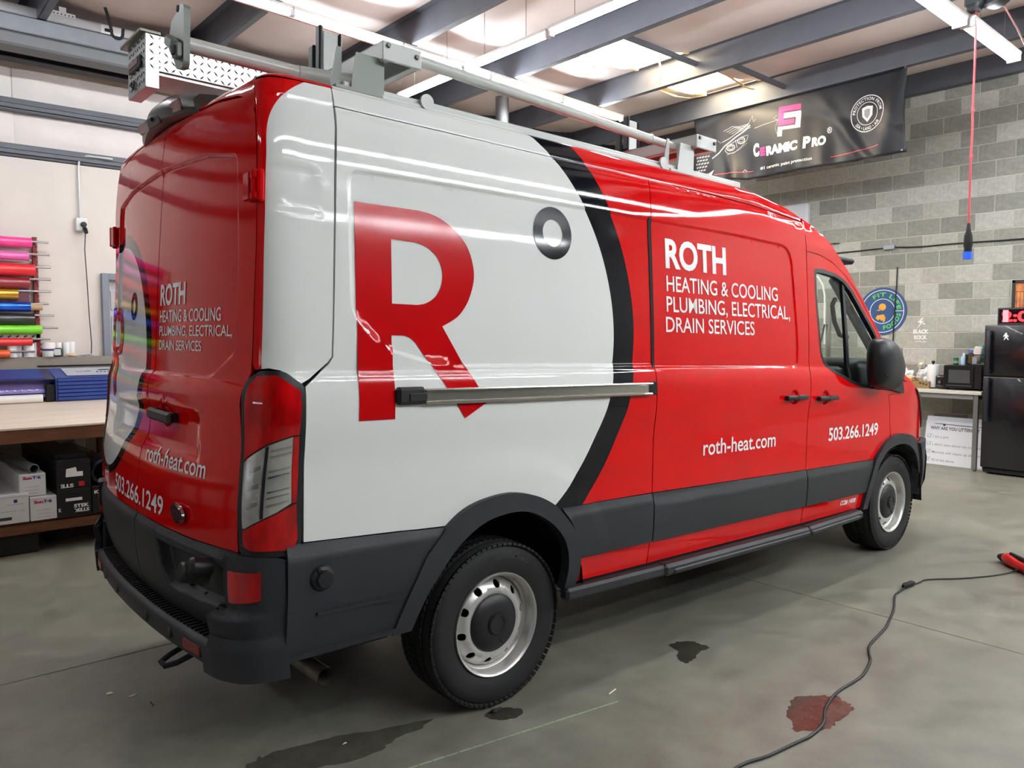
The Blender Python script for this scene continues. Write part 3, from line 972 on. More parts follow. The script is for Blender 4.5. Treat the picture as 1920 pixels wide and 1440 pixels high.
# ------------------------------------------------------------------ tail lamps
TL = rpoly([(-.166, 1.449), (-.085, 1.45), (-.063, 1.442), (-.019, 1.402), (-.014, 1.375), (-.014, 1.187), (-.015, .862), (-.027, .827), (-.054, .823), (-.129, .826), (-.176, .831), (-.197, .846), (-.215, .98), (-.230, 1.151), (-.248, 1.345), (-.253, 1.392), (-.232, 1.424)], .008, 3)
TCLR = [(-.201, 1.140), (-.187, 1.154), (-.117, 1.199), (-.043, 1.229), (-.038, 1.003), (-.069, .977), (-.172, .923), (-.181, .925)]
TUP = [(-.203, 1.147), (-.188, 1.160), (-.117, 1.205), (-.042, 1.235), (-.028, 1.235), (-.024, 1.334), (-.027, 1.382), (-.075, 1.420), (-.097, 1.433), (-.180, 1.431), (-.216, 1.394), (-.220, 1.34)]
TLO = [(-.027, 1.0), (-.024, .878), (-.034, .843), (-.148, .849), (-.175, .866), (-.179, .917), (-.172, .917), (-.069, .971), (-.033, .996)]
TSD = [(-.037, 1.004), (-.042, 1.229), (-.028, 1.229), (-.025, 1.1), (-.027, 1.004)]
for s in (1, -1):
    def mp(d, s=s):
        f = off(P_per, d)
        return lambda u, v: f(u, v) * np.array([1, s, 1])
    h = panel('tail_light', TL, PLAS2, VR, mp(.003), step=.025, thick=.05, fine=False, flip=s < 0)
    panel('red_lens', TUP, LRED, h, mp(.0075), step=.02, thick=.01, fine=False, flip=s < 0)
    panel('red_lens', TLO, LRED, h, mp(.0075), step=.02, thick=.01, fine=False, flip=s < 0)
    panel('red_lens', TSD, LRED, h, mp(.0075), step=.02, thick=.01, fine=False, flip=s < 0)
    panel('clear_lens', TCLR, LCLR, h, mp(.0065), step=.02, thick=.01, fine=False, flip=s < 0)
    for z in (1.195, 1.175, 1.125, 1.105, 1.055, 1.035, 1.01):
        panel('lens_rib', [(-.10, z - .014), (-.045, z), (-.045, z + .005), (-.10, z - .009)], CHROME, h, mp(.011), step=.03, thick=.006, fine=False, flip=s < 0)
    for k in range(7):
        z = .955 + k * .030
        panel('lens_facet', [(-.165, z + .004), (-.128, z + .016), (-.128, z + .030), (-.165, z + .018)], CHROME if k % 2 else LCLR, h, mp(.0105), step=.03, thick=.005, fine=False, flip=s < 0)
    panel('lens_bar', [(-.118, .955), (-.108, .958), (-.108, 1.200), (-.118, 1.197)], PLAS2, h, mp(.0095), step=.04, thick=.006, fine=False, flip=s < 0)

# ------------------------------------------------------------------ rear bumper
def lipx(y): return -.022 + .052 * (abs(y) / .79) ** 2.2
bm = nb()
ys = np.linspace(-.79, .79, 33)
L = []
for y in ys:
    x = lipx(y)
    pr = [(.16, .515), (.12, .507), (x + .030, .503), (x + .008, .497), (x, .484), (x + .004, .45), (x + .012, .415), (x + .05, .400), (.22, .395)]
    L.append([bm.verts.new((a, y, b)) for a, b in pr])
for i in range(len(L) - 1):
    for j in range(len(L[0]) - 1):
        bm.faces.new((L[i][j], L[i + 1][j], L[i + 1][j + 1], L[i][j + 1]))
bmp = obj('rear_bumper', bm, PLAS, VR, 50)
bm = nb()
for k in range(-23, 24):
    y = k * .032
    if abs(y) > .74: continue
    bar(bm, (lipx(y) + .024, y, .506), (.125, y, .511), .013, .008)
o = obj('step_ribs', bm, PLAS2, bmp, 0); o['kind'] = 'stuff'
def P_bump(u, v):
    u = np.asarray(u, float); v = np.asarray(v, float)
    P = P_per(u, np.maximum(v, .56) + 0 * u); P[..., 2] = v
    P[..., 0] += .012 * np.clip((.56 - v) / .18, 0, 1) ** 2
    return P
def dcorner(u, v):
    k = sm((-.06 - u) / .26)
    return .010 + (.062 * k) * (1 - .75 * sm((v - .62) / .03)) + .008 * sm((.56 - v) / .06)
bc = [(-.050, .40), (-.050, .812), (-.075, .822), (-.20, .832), (-.262, .822), (-.262, .800), (-.245, .788), (-.245, .658), (-.262, .640), (-.306, .636), (-.322, .622), (-.334, .515), (-.345, .500), (-.372, .497), (-.372, .405)]
for s in (1, -1):
    def mp2(f, s=s): return lambda u, v: f(u, v) * np.array([1, s, 1])
    c = panel('bumper_corner', bc, PLAS, bmp, mp2(off(P_bump, dcorner)), step=.022, dstep=.01, thick=.025, fine=False, flip=s < 0)
    bm = nb()
    prism(bm, rpoly([(.060, -s * .787), (.072, -s * .86), (.16, -s * .90), (.26, -s * .90), (.26, -s * .787)], .012), .42, .632)
    bmesh.ops.bevel(bm, geom=bm.edges[:], offset=.008, segments=2, affect='EDGES')
    obj('bumper_post', bm, PLAS, bmp, 40)
    panel('bumper_light', rpoly([(-.247, .665), (-.116, .685), (-.112, .778), (-.241, .777)], .008), LRED, bmp, mp2(off(P_bump, .024)), step=.03, thick=.03, fine=False, flip=s < 0)
    bm = nb()
    y0 = -s * .665
    bar(bm, (lipx(.60) + .003, -s * .600, .455), (lipx(.735) + .004, -s * .730, .455), .012, .040, .004)
    obj('reflector', bm, mat('dark_red_reflector', (120, 8, 14), .2), bmp)
    for y in (.22, .47):
        bm = nb()
        lathe(bm, [(0, .004), (.020, .004), (.024, 0)], 20, MT(lipx(y) + .001, -s * y, .455) @ Matrix.Rotation(-PI / 2, 4, 'Y'))
        obj('sensor', bm, PLAS2, bmp)
bm = nb()
tube(bm, [(.10, -.45, .40), (.0, -.46, .365), (-.035, -.48, .355), (-.035, -.53, .355), (.0, -.55, .365), (.10, -.56, .40)], .011, 8)
obj('tow_eye', bm, BLK, bmp)

# ------------------------------------------------------------------ high brake light and camera pod
bm = nb()
rows = [(.20, 2.438, .36), (.135, 2.440, .375), (.098, 2.450, .37), (.085, 2.475, .35), (.092, 2.515, .315), (.125, 2.548, .285), (.20, 2.562, .27), (.36, 2.55, .25)]
G = []
for x, z, w in rows:
    G.append([bm.verts.new((x + .05 * (t * t), w * t, z - .030 * t * t)) for t in np.linspace(-1, 1, 13)])
for i in range(len(G) - 1):
    for k in range(12):
        bm.faces.new((G[i][k], G[i][k + 1], G[i + 1][k + 1], G[i + 1][k]))
for k in (0, 12):
    bm.faces.new([g_[k] for g_ in G])
bm.faces.new(G[0]); bm.faces.new(G[-1])
pod = obj('brake_light', bm, mat('pod_plastic', (34, 33, 30), .35, coat=.2), VR, 40)
bm = nb()
box(bm, (.096, .03, 2.462), (.012, .16, .050), .006, Matrix.Rotation(-.25, 3, 'Y'))
pl = obj('camera_block', bm, PLAS2, pod)
bm = nb()
lathe(bm, [(0, .006), (.007, .006), (.011, 0)], 16, MT(.088, .03, 2.466) @ Matrix.Rotation(-PI / 2 + .1, 4, 'Y'))
obj('camera_lens', bm, mat('lens_black', (4, 4, 6), .05), pod)
bm = nb()
for s in (1, -1):
    box(bm, (.106, s * .20, 2.470), (.012, .15, .045), .006, Matrix.Rotation(-.3, 3, 'Y'))
obj('lamp_window', bm, mat('dark_red_reflector'), pod)

# ------------------------------------------------------------------ exhaust
bm = nb()
M = MT(.455, -.825, .285)
d = Vector((.08, -1, -.06)).normalized()
q = Vector((.455, -.825, .285))
tube(bm, [q - d * .42, q - d * .1, q], [.033, .034, .035], 24, cap=False)
tube(bm, [q, q - d * .2], [.0315, .0315], 24, cap=False)
obj('exhaust_pipe', bm, mat('exhaust_steel', (140, 132, 118), .4, metal=.8, var=.3, vscale=14), VR)

# ------------------------------------------------------------------ wheels
TIRE = [(.222, -.01), (.232, -.004), (.262, .004), (.300, .006), (.325, .000), (.340, -.012), (.3495, -.030), (.352, -.045), (.3525, -.052), (.345, -.054), (.345, -.060), (.353, -.062), (.3545, -.100), (.346, -.102), (.346, -.109), (.3547, -.111), (.3545, -.150), (.345, -.152), (.345, -.158), (.3525, -.160), (.352, -.170), (.3495, -.185), (.340, -.203), (.325, -.215), (.262, -.219), (.222, -.205)]
def wheel(cx, cy, cz, s, lab):
    # axis points outwards (local z) on side s
    M = MT(cx, cy, cz) @ Matrix.Rotation(PI / 2 * s, 4, 'X')
    bm = nb()
    lathe(bm, [(.222, -.010), (.2235, -.002), (.2215, .002), (.217, .000), (.209, -.010), (.2055, -.020), (.2045, -.055), (.196, -.062), (.1925, -.075), (.1925, -.115), (.195, -.19), (.222, -.205)], 64, M)
    w = obj('wheel', bm, STEEL, VR, 40)
    # pressed disc with its ring of holes
    def dm(u, v):
        u = np.asarray(u, float); v = np.asarray(v, float)
        r = np.hypot(u, v)
        h = np.interp(r, [.10, .118, .130, .140, .155, .178, .190, .1935], [-.038, -.036, -.030, -.028, -.032, -.050, -.064, -.075])
        P = np.stack([u, v, h, np.ones_like(u)], -1)
        return (P @ np.array(M).T)[..., :3]
    hs = [circle(.1665 * math.cos(2 * PI * (k + .3) / 10), .1665 * math.sin(2 * PI * (k + .3) / 10), .0175, 18) for k in range(10)]
    panel('disc', circle(0, 0, .1930, 72), STEEL, w, dm, holes=hs + [circle(0, 0, .10, 48)], step=.014, dstep=.010, thick=.006, fine=False, edge=.02)
    bm = nb()
    lathe(bm, [(.1235, -.045), (.1245, -.030), (.118, -.022), (.085, -.012), (.055, -.008), (.046, -.009), (.045, -.003), (.041, .002), (.036, .001), (.034, -.002), (.0, -.003)], 48, M)
    hc = obj('hub_cap', bm, PLAS2, w, 40)
    bm = nb()
    for k in range(5):
        a = 2 * PI * k / 5 + .3
        R = M @ Matrix.Rotation(a, 4, 'Z')
        for dx, dy, L_ in ((.082, .022, .034), (.082, -.022, .034)):
            vs = box(bm, (dx, dy, -.0105), (L_, .005, .006), .002)
            bmesh.ops.transform(bm, matrix=R, verts=[v for v in bm.verts if v.tag is False])
            for v in bm.verts: v.tag = True
        vs = box(bm, (.0655, 0, -.0095), (.005, .046, .006), .002)
        bmesh.ops.transform(bm, matrix=R, verts=[v for v in bm.verts if v.tag is False])
        for v in bm.verts: v.tag = True
    obj('cap_ribs', bm, PLAS2, w)
    bm = nb()
    lathe(bm, [(.113, -.05), (.113, -.09), (.0, -.09)], 32, M)
    lathe(bm, [(.1925, -.09), (.0, -.09)], 32, M)
    obj('drum', bm, BLK, w)
    bm = nb()
    lathe(bm, TIRE, 96, M)
    obj('tire', bm, RUBB, w, 40)
    bm = nb()
    n = 76
    for k in range(n):
        a = 2 * PI * k / n
        for z, wd, sk, r, tl in ((-.018, .044, .0, .3400, .30), (-.197, .044, .0, .3400, -.30), (-.081, .034, .35, .3535, 0), (-.130, .034, -.35, .3535, 0)):
            R = M @ Matrix.Rotation(a + (k % 2) * .0, 4, 'Z') @ MT(r, 0, z) @ Matrix.Rotation(sk, 4, 'X') @ Matrix.Rotation(tl, 4, 'Y')
            nv = len(bm.verts)
            ln = .0225 if abs(tl) > 0 else .0215
            c = [(-.006, -ln / 2, -wd / 2), (.0045, -ln / 2, -wd / 2), (.0045, ln / 2, -wd / 2), (-.006, ln / 2, -wd / 2)]
            lo = [bm.verts.new(R @ Vector((x, y, zz))) for x, y, zz in c]
            hi = [bm.verts.new(R @ Vector((x, y, -zz))) for x, y, zz in c]
            bm.faces.new(lo); bm.faces.new(hi)
            for i in range(4): bm.faces.new((lo[i], lo[(i + 1) % 4], hi[(i + 1) % 4], hi[i]))
    t = obj('tread', bm, RUBB, w, 0); t['kind'] = 'stuff'
    def am(u, v):
        a = PI / 2 - (u - .0) / .292 + 0
        r = .285 + v
        P = np.stack([r * np.cos(a) , r * np.sin(a) , .0062 + 0 * u, 1 + 0 * u], -1)
        return (P @ np.array(M).T)[:, :3]
    text_obj('tire_lettering', 'ADVENTURO', mat('tire_print', (52, 52, 52), .6), w, am, -.03, .17, .0, .020, .02, (.02, 0))
    return w
for (x, z0) in ((1.208, .355), (4.958, .355)):
    for s in (1, -1):
        c = tov(x, 0, z0)
        wheel(c[0], -s * .945, c[2], s, '')

# ------------------------------------------------------------------ ladder rack
rk = empty('ladder_rack', (0, 0, 0)); rk.parent = VR; rk.matrix_parent_inverse = Matrix.Translation((-1.208, 0, 0))
def rob(name, bm, m=None, sm_=35): return obj(name, bm, m or RACKW, rk, sm_)
for s in (1, -1):
    bm = nb()
    bar(bm, (.50, -s * .830, 2.489), (3.03, -s * .830, 2.489), .05, .034, .004)
    bar(bm, (.50, -s * .858, 2.475), (2.95, -s * .858, 2.475), .02, .022, .003)
    rob('roof_rail', bm)
for x0, x1, z0, z1 in ((.635, .805, 2.605, 2.672), (2.545, 2.717, 2.618, 2.682)):
    bm = nb()
    for xa, xb_ in ((x0, x0 + .006), (x1 - .006, x1)):
        bx(bm, xa, xb_, -.895, .895, z0, z1)
    bx(bm, x0, x1, -.895, .895, z1 - .005, z1)
    bx(bm, x0, x0 + .035, -.895, .895, z0, z0 + .005)
    bx(bm, x1 - .035, x1, -.895, .895, z0, z0 + .005)
    rob('crossbar', bm, RACKW, 0)
    for s in (1, -1):
        bm = nb()
        bx(bm, x0 - .001, x1 + .001, -s * .905, -s * .894, z0 - .004, z1 + .001, .003)
        ep = rob('end_plate', bm)
        bm = nb()
        for xx, zz in ((x0 + .022, z1 - .016), (x1 - .022, z0 + .038)):
            lathe(bm, [(0, .009), (.008, .009), (.010, .004), (.010, 0)], 6, MT(xx, -s * .905, zz) @ Matrix.Rotation(PI / 2 * s, 4, 'X'))
        rob('bolts', bm, BOLT)
        bm = nb()
        prism(bm, [(x0 - .115, 2.45), (x0 + .0, 2.45), (x0 + .012, z0 + .01), (x0 - .09, z0 + .01)], -.003, .003, MT(0, -s * .865, 0) @ M_XZ)
        bx(bm, x0 - .175, x0 + .02, -s * .80, -s * .875, 2.470, 2.482)
        prism(bm, [(x0 - .175, 2.47), (x0 - .13, 2.47), (x0 - .125, z0 + .03), (x0 - .145, z0 + .03)], -.003, .003, MT(0, -s * .82, 0) @ M_XZ)
        bx(bm, x0 - .02, x0 + .03, -s * .79, -s * .865, 2.475, z0 + .01)
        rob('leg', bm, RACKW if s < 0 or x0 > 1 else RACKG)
        bm = nb()
        lathe(bm, [(0, .006), (.030, .006), (.030, -.006), (0, -.006)], 20, MT(x0 + .22 - (.45 if x0 > 1 else 0), -s * .87, 2.498) @ Matrix.Rotation(PI / 2 * s, 4, 'X'))
        rob('guide_roller', bm)
        # ladder stop with rubber faces
        bm = nb()
        xm = (x0 + x1) / 2 - .055
        yy = -s * .42
        bx(bm, xm - .035, xm + .035, yy - .012, yy + .012, z1, z1 + .17, .004)
        us_ = rob('ladder_stop', bm)
        bm = nb()
        bx(bm, xm - .055, xm - .036, yy - .02, yy + .02, z1, z1 + .19, .006)
        bx(bm, xm + .036, xm + .050, yy - .02, yy + .02, z1, z1 + .175, .006)
        bx(bm, xm - .060, xm - .040, yy + .03, yy + .075, z1 - .02, z1 + .12, .006)
        rob('stop_pad', bm, mat('pad_black', (14, 15, 20), .5))
bm = nb()
tube(bm, [(.80, -.75, 2.700), (2.35, -.75, 2.649)], .0235, 16)
tube(bm, [(2.35, -.75, 2.649), (2.545, -.75, 2.643)], .021, 16)
lathe(bm, [(.025, -.004), (.027, 0), (.025, .004)], 16, MT(2.35, -.75, 2.649) @ Matrix.Rotation(PI / 2, 4, 'Y'))
rob('load_tube', bm, mat('tube_grey', (196, 198, 192), .28, coat=.2), 60)
bm = nb()
tube(bm, [(.02, -.60, 2.582), (.62, -.60, 2.580)], .027, 16)
tube(bm, [(.45, -.60, 2.580), (.66, -.66, 2.580)], .030, 16)
lathe(bm, [(.0275, -.004), (.031, 0), (.0275, .004)], 16, MT(.44, -.60, 2.58) @ Matrix.Rotation(PI / 2, 4, 'Y'))
rob('drive_tube', bm, mat('tube_grey'), 60)
bm = nb()
Mx = MT(.010, -.60, 2.60) @ M_YZ @ Matrix.Scale(-1, 4, (1, 0, 0))
prism(bm, rpoly([(-.115, .005), (-.075, .075), (.035, .105), (.062, .09), (.055, -.10), (.040, -.115), (-.02, -.105), (-.06, -.05), (-.095, -.025)], .012), -.012, .010, Mx)
bar(bm, (-.02, -.55, 2.60), (-.02, -.63, 2.56), .03, .04, .008)
bar(bm, (-.012, -.57, 2.60), (-.012, -.645, 2.52), .02, .014, .004)
box(bm, (-.012, -.625, 2.545), (.03, .045, .055), .008)
rob('rack_handle_bracket', bm, mat('bracket_grey', (112, 118, 110), .42))
bm = nb()
lathe(bm, [(0, .004), (.012, .004), (.012, 0)], 14, MT(-.012, -.635, 2.683) @ Matrix.Rotation(-PI / 2, 4, 'Y'))
bx(bm, -.034, -.026, -.655, -.625, 2.525, 2.552)
rob('bracket_hole', bm, BLK)

# ------------------------------------------------------------------ diamond-plate conduit carrier on the roof
DP = bpy.data.materials.new('diamond_plate'); DP.use_nodes = True
b = DP.node_tree.nodes['Principled BSDF']
b.inputs['Metallic'].default_value = 1; b.inputs['Roughness'].default_value = .34
b.inputs['Base Color'].default_value = (.55, .55, .54, 1)
MATS['diamond_plate'] = DP
cr = empty('conduit_carrier', (0, 0, 0)); cr.parent = VR; cr.matrix_parent_inverse = Matrix.Translation((-1.208, 0, 0))
X0, X1, Y0, Y1, Z0, Z1 = .075, 3.1, .08, .335, 2.685, 2.835
bm = nb()
bx(bm, X0 + .05, X1, Y0, Y1, Z0, Z1, .003)
obj('carrier_body', bm, DP, cr)
bm = nb()
bx(bm, X0, X0 + .055, Y0 - .006, Y1 + .004, Z0 - .075, Z1 + .002, .002)
dr = obj('carrier_door', bm, DP, cr)
bm = nb()
bx(bm, X0 + .055, X1, Y0 + .012, Y1 - .01, Z0 - .012, Z0 + .002)
obj('carrier_underside', bm, mat('carrier_under', (150, 140, 136), .25, metal=.7), cr)
def dots(bm, f, n1, n2, p, parity=0):
    for i in range(n1):
        for j in range(n2):
            a = PI / 4 if (i + j) % 2 else -PI / 4
            f(bm, (i + .5) * p, (j + .5) * p, a)
def dia(bm, M):
    L_, w, h = .0150, .0042, .0045
    t = [bm.verts.new(M @ Vector(q)) for q in ((-L_, 0, 0), (0, -w, 0), (L_, 0, 0), (0, w, 0), (0, 0, h))]
    for k in range(4): bm.faces.new((t[k], t[(k + 1) % 4], t[4]))
bm = nb()
p = .030
for i in range(45):
    for j in range(5):
        dia(bm, MT(X0 + .01 + (i + .5) * p, Y0 - (.006 if i < 1 else 0), Z0 + (j + .5) * p) @ M_XZ @ Matrix.Rotation(PI / 4 if (i + j) % 2 else -PI / 4, 4, 'Z'))
for i in range(8):
    for j in range(7):
        dia(bm, MT(X0, Y0 + (i + .5) * p, Z0 - .06 + (j + .5) * p) @ M_YZ @ Matrix.Scale(-1, 4, (0, 0, 1)) @ Matrix.Rotation(PI / 4 if (i + j) % 2 else -PI / 4, 4, 'Z'))
o = obj('tread_lozenges', bm, mat('lozenge_metal', (150, 150, 152), .18, metal=1.0), cr, 0); o['kind'] = 'stuff'
bm = nb()
bx(bm, X0 - .025, X0 + .06, Y0 - .012, Y1 + .035, Z1 - .004, Z1 + .012, .003)
obj('door_lip', bm, mat('carrier_edge', (110, 108, 98), .35, metal=.8), cr)
bm = nb()
box(bm, (X0 - .006, (Y0 + Y1) / 2, Z0 + .045), (.012, .17, .050), .004, Matrix.Rotation(0, 3, 'X'))
lt = obj('door_latch', bm, mat('latch_black', (16, 15, 15), .4), cr)
bm = nb()
box(bm, (X0 - .013, (Y0 + Y1) / 2, Z0 + .048), (.004, .13, .026), .001)
obj('latch_label', bm, mat('latch_red', (120, 66, 64), .5), cr)
bm = nb()
tube(bm, circle3(X0 - .008, (Y0 + Y1) / 2 + .03, Z0 - .035, .018) if False else [(X0 - .008, (Y0 + Y1) / 2 + .03 + .018 * math.cos(a), Z0 - .035 + .018 * math.sin(a)) for a in np.linspace(0, 2 * PI, 15)], .004, 8, cap=False)
obj('pull_ring', bm, BOLT, cr)
# ------------------------------------------------------------------ room shell
link = _link
XW, YW, XB, YR = 9.57, 6.0, -6.5, -9.0          # block wall, left wall, wall behind the camera, right wall
RZ = 4.86
CONC = mat('concrete', (122, 120, 108), .38, var=.20, vscale=.7, bump=.05, bscale=25, spec=.5)
nt = CONC.node_tree
# mottling, stains and small pits in the slab
b = nt.nodes['Principled BSDF']; tc = [n for n in nt.nodes if n.type == 'TEX_COORD'][0]
base = b.inputs['Base Color'].links[0].from_socket
n1 = nt.nodes.new('ShaderNodeTexNoise'); n1.inputs['Scale'].default_value = 5.5; n1.inputs['Detail'].default_value = 9; n1.inputs['Roughness'].default_value = .7
gm = nt.nodes.new('ShaderNodeNewGeometry')
nt.links.new(gm.outputs['Position'], n1.inputs['Vector'])
for n in nt.nodes:
    if n.type == 'TEX_NOISE': nt.links.new(gm.outputs['Position'], n.inputs['Vector'])
r1 = nt.nodes.new('ShaderNodeMapRange'); r1.inputs[1].default_value = .3; r1.inputs[2].default_value = .7; r1.inputs[3].default_value = .70; r1.inputs[4].default_value = 1.16
nt.links.new(n1.outputs['Fac'], r1.inputs[0])
mx = nt.nodes.new('ShaderNodeVectorMath'); mx.operation = 'SCALE'
nt.links.new(base, mx.inputs[0]); nt.links.new(r1.outputs[0], mx.inputs['Scale'])
nt.links.new(mx.outputs[0], b.inputs['Base Color'])
r2 = nt.nodes.new('ShaderNodeMapRange'); r2.inputs[1].default_value = .3; r2.inputs[2].default_value = .7; r2.inputs[3].default_value = .30; r2.inputs[4].default_value = .52
nt.links.new(n1.outputs['Fac'], r2.inputs[0]); nt.links.new(r2.outputs[0], b.inputs['Roughness'])

bm = nb()
bx(bm, XB, XW, YR, YW, -.12, -.012)
fl = tag(obj('floor', bm, mat('joint_dark', (52, 50, 46), .8), None, 0), kind='structure')
gx = [XB, -2.52, 3.535, XW]; gy = [YR, -5.4, .675, YW]
for i in range(3):
    for j in range(3):
        bm = nb()
        bx(bm, gx[i] + .003, gx[i + 1] - .003, gy[j] + .003, gy[j + 1] - .003, -.05, 0, .003)
        obj('slab', bm, CONC, fl, 0)

# block wall (front)
MORT = mat('mortar', (196, 194, 184), .85, var=.08, vscale=20)
bm = nb()
bx(bm, XW + .0045, XW + .2, YR, YW, 0, RZ)
wf = tag(obj('wall_front', bm, MORT, None, 0), kind='structure')
CMU = mat('block_grey', (190, 190, 183), .85, c2=(166, 166, 158), vscale=22, bump=.35, bscale=90, rnd=.17)
_n = CMU.node_tree.nodes
_mr = [n for n in _n if n.type == 'MAP_RANGE'][0]
_cr = _n.new('ShaderNodeValToRGB'); _cr.color_ramp.interpolation = 'CONSTANT'
_cr.color_ramp.elements[0].color = (.60, .60, .57, 1); _cr.color_ramp.elements[1].color = (1.06, 1.06, 1.06, 1); _cr.color_ramp.elements[1].position = .62
for _p, _v in ((.2, .66), (.42, .54), (.52, .74), (.8, .92)):
    _e = _cr.color_ramp.elements.new(_p); _e.color = (_v, _v, _v * .965, 1)
_oi = [n for n in _n if n.type == 'OBJECT_INFO'][0]
CMU.node_tree.links.new(_oi.outputs['Random'], _cr.inputs[0])
_vm = [n for n in _n if n.type == 'VECT_MATH'][0]; _vm.operation = 'MULTIPLY'
CMU.node_tree.links.new(_cr.outputs[0], _vm.inputs[1])
BW, BH, G_ = .4015, .203, .0095
bm = nb()
bx(bm, 0, .03, -(BW - G_) / 2, (BW - G_) / 2, 0, BH - G_, .003)
blk = obj('block', bm, CMU, wf, 0)
bme = blk.data
first = True
rest = nb()
near = []
for r in range(23):
    z = r * BH + .004 - .010
    for k in range(-19, 16):
        y = (.174 if r % 2 else -.027) + k * BW
        if not (YR < y < YW): continue
        near.append((abs(y - 1.6) > 2.55, y, z))
cnt = 0
for far, y, z in sorted(near, key=lambda q: (q[0], abs(q[1] - 1.4))):
    if not far and cnt < 292:
        if first: o = blk; first = False
        else:
            o = blk.copy(); COL.objects.link(o); o.parent = wf
        o.location = (XW, y, z); cnt += 1
    else:
        bx(rest, XW, XW + .03, y - (BW - G_) / 2, y + (BW - G_) / 2, z, z + BH - G_, 0)
o = obj('blocks_beyond', rest, CMU, wf, 0); o['kind'] = 'stuff'

# left wall: lower board, upper insulation, girts
WALLP = mat('wall_paint', (214, 206, 198), .75, var=.04, vscale=2.2, bump=.05, bscale=20)
INSU = mat('insulation_sheet', (222, 213, 207), .55, var=.05, vscale=3, bump=.25, bscale=6)
GIRT = mat('steel_grey_blue', (86, 89, 97), .5, var=.10, vscale=4, bump=.04, bscale=60)
bm = nb()
bx(bm, XB, XW, YW + .06, YW + .2, 0, RZ)
wl = tag(obj('wall_left', bm, INSU, None, 0), kind='structure')
bm = nb()
bx(bm, XB, 1.262, YW - .03, YW + .07, 0, 3.40)
bx(bm, 2.30, XW, YW - .03, YW + .07, 0, 3.40)
bx(bm, 1.262, 2.30, YW - .03, YW + .07, 2.26, 3.40)
obj('wall_board', bm, WALLP, wl, 0)
def girt(z0, z1, y=YW):
    bm = nb()
    bx(bm, XB, XW, y - .045, y + .06, z0, z0 + .012)
    bx(bm, XB, XW, y - .075, y + .06, z1 - .012, z1)
    bx(bm, XB, XW, y - .075, y - .068, z0 + .03, z1)
    bx(bm, XB, XW, y - .088, y - .075, z0 + .07, z0 + .076)
    bx(bm, XB, XW, y - .045, y - .035, z0, z0 + .035)
    return obj('girt', bm, GIRT, wl, 0)
girt(3.405, 3.53); girt(3.86, 3.985); girt(4.50, 4.66)
# insulation sheets bulging between the girts
def insul_wall(z0, z1):
    edges = [-6.5, -4.9, -3.2, -1.45, .52, 2.45, 4.3, 6.2, 8.0, 9.57]
    for a, b_ in zip(edges[:-1], edges[1:]):
        bm = nb(); G = []
        nx_, nz_ = 14, 8
        for i in range(nx_ + 1):
            t = i / nx_
            G.append([bm.verts.new((a + (b_ - a) * t, YW + .035 - .04 * math.sin(PI * j / nz_) * (1 - .9 * abs(2 * t - 1) ** 6) - .006 * math.sin(9 * t + z0 * 5), z0 + (z1 - z0) * j / nz_)) for j in range(nz_ + 1)])
        for i in range(nx_):
            for j in range(nz_): bm.faces.new((G[i][j], G[i + 1][j], G[i + 1][j + 1], G[i][j + 1]))
        obj('insulation_sheet', bm, INSU, wl, 60)
insul_wall(3.50, 3.88); insul_wall(3.97, 4.52)
bm = nb()
bx(bm, 1.262, 1.335, YW - .09, YW + .08, 0, 2.262, .006)
bx(bm, 2.17, 2.30, YW - .09, YW + .08, 0, 2.262, .006)
bx(bm, 1.33, 2.18, YW - .09, YW + .08, 2.19, 2.262, .006)
dj = tag(obj('door_1', bm, mat('jamb_grey', (118, 124, 134), .45), None, 0), kind='structure')
bm = nb()
bx(bm, 1.33, 2.18, YW + .03, YW + .06, .02, 2.19)
obj('door_leaf', bm, mat('door_leaf', (196, 196, 200), .3, var=.06, vscale=3), dj, 0)
bm = nb()
for z0, z1, c in ((.2, .95, 0), (1.05, 1.40, 0), (1.46, 1.80, 0), (1.86, 2.08, 0)):
    bx(bm, 1.37, 2.10, YW + .02, YW + .034, z0, z1, .004)
obj('door_panel', bm, mat('door_panel', (176, 178, 184), .25, var=.10, vscale=2), dj, 0)

# walls out of view
bm = nb(); bx(bm, XB, XW, YR - .2, YR, 0, RZ)
tag(obj('wall_right', bm, mat('wall_charcoal', (38, 38, 40), .8, var=.1, vscale=2), None, 0), kind='structure')
bm = nb(); bx(bm, XB - .2, XB, YR, YW, 0, RZ)
wb_ = tag(obj('wall_back', bm, mat('wall_back_paint', (130, 126, 120), .8, var=.05, vscale=2), None, 0), kind='structure')
# sectional garage door in the back wall with a row of small panes
bm = nb()
bx(bm, XB, XB + .05, -3.4, 1.4, 0, 3.65)
gd = tag(obj('door_2', bm, mat('garage_door', (150, 146, 140), .5, var=.03, vscale=3), None, 0), kind='structure')
PANE = mat('bright_pane', (235, 240, 255), .2, emit=DOOR_SKY)
for k in range(7):
    bm = nb()
    box(bm, (XB + .055, -3.0 + k * .67, 1.72), (.02, .36, .26), .004)
    obj('pane', bm, PANE, gd, 0)
for k in range(1, 7):
    bm = nb()
    bx(bm, XB + .045, XB + .062, -3.4, 1.4, k * .53 - .012, k * .53 + .012)
    obj('rail', bm, mat('garage_joint', (140, 136, 130), .6), gd, 0)

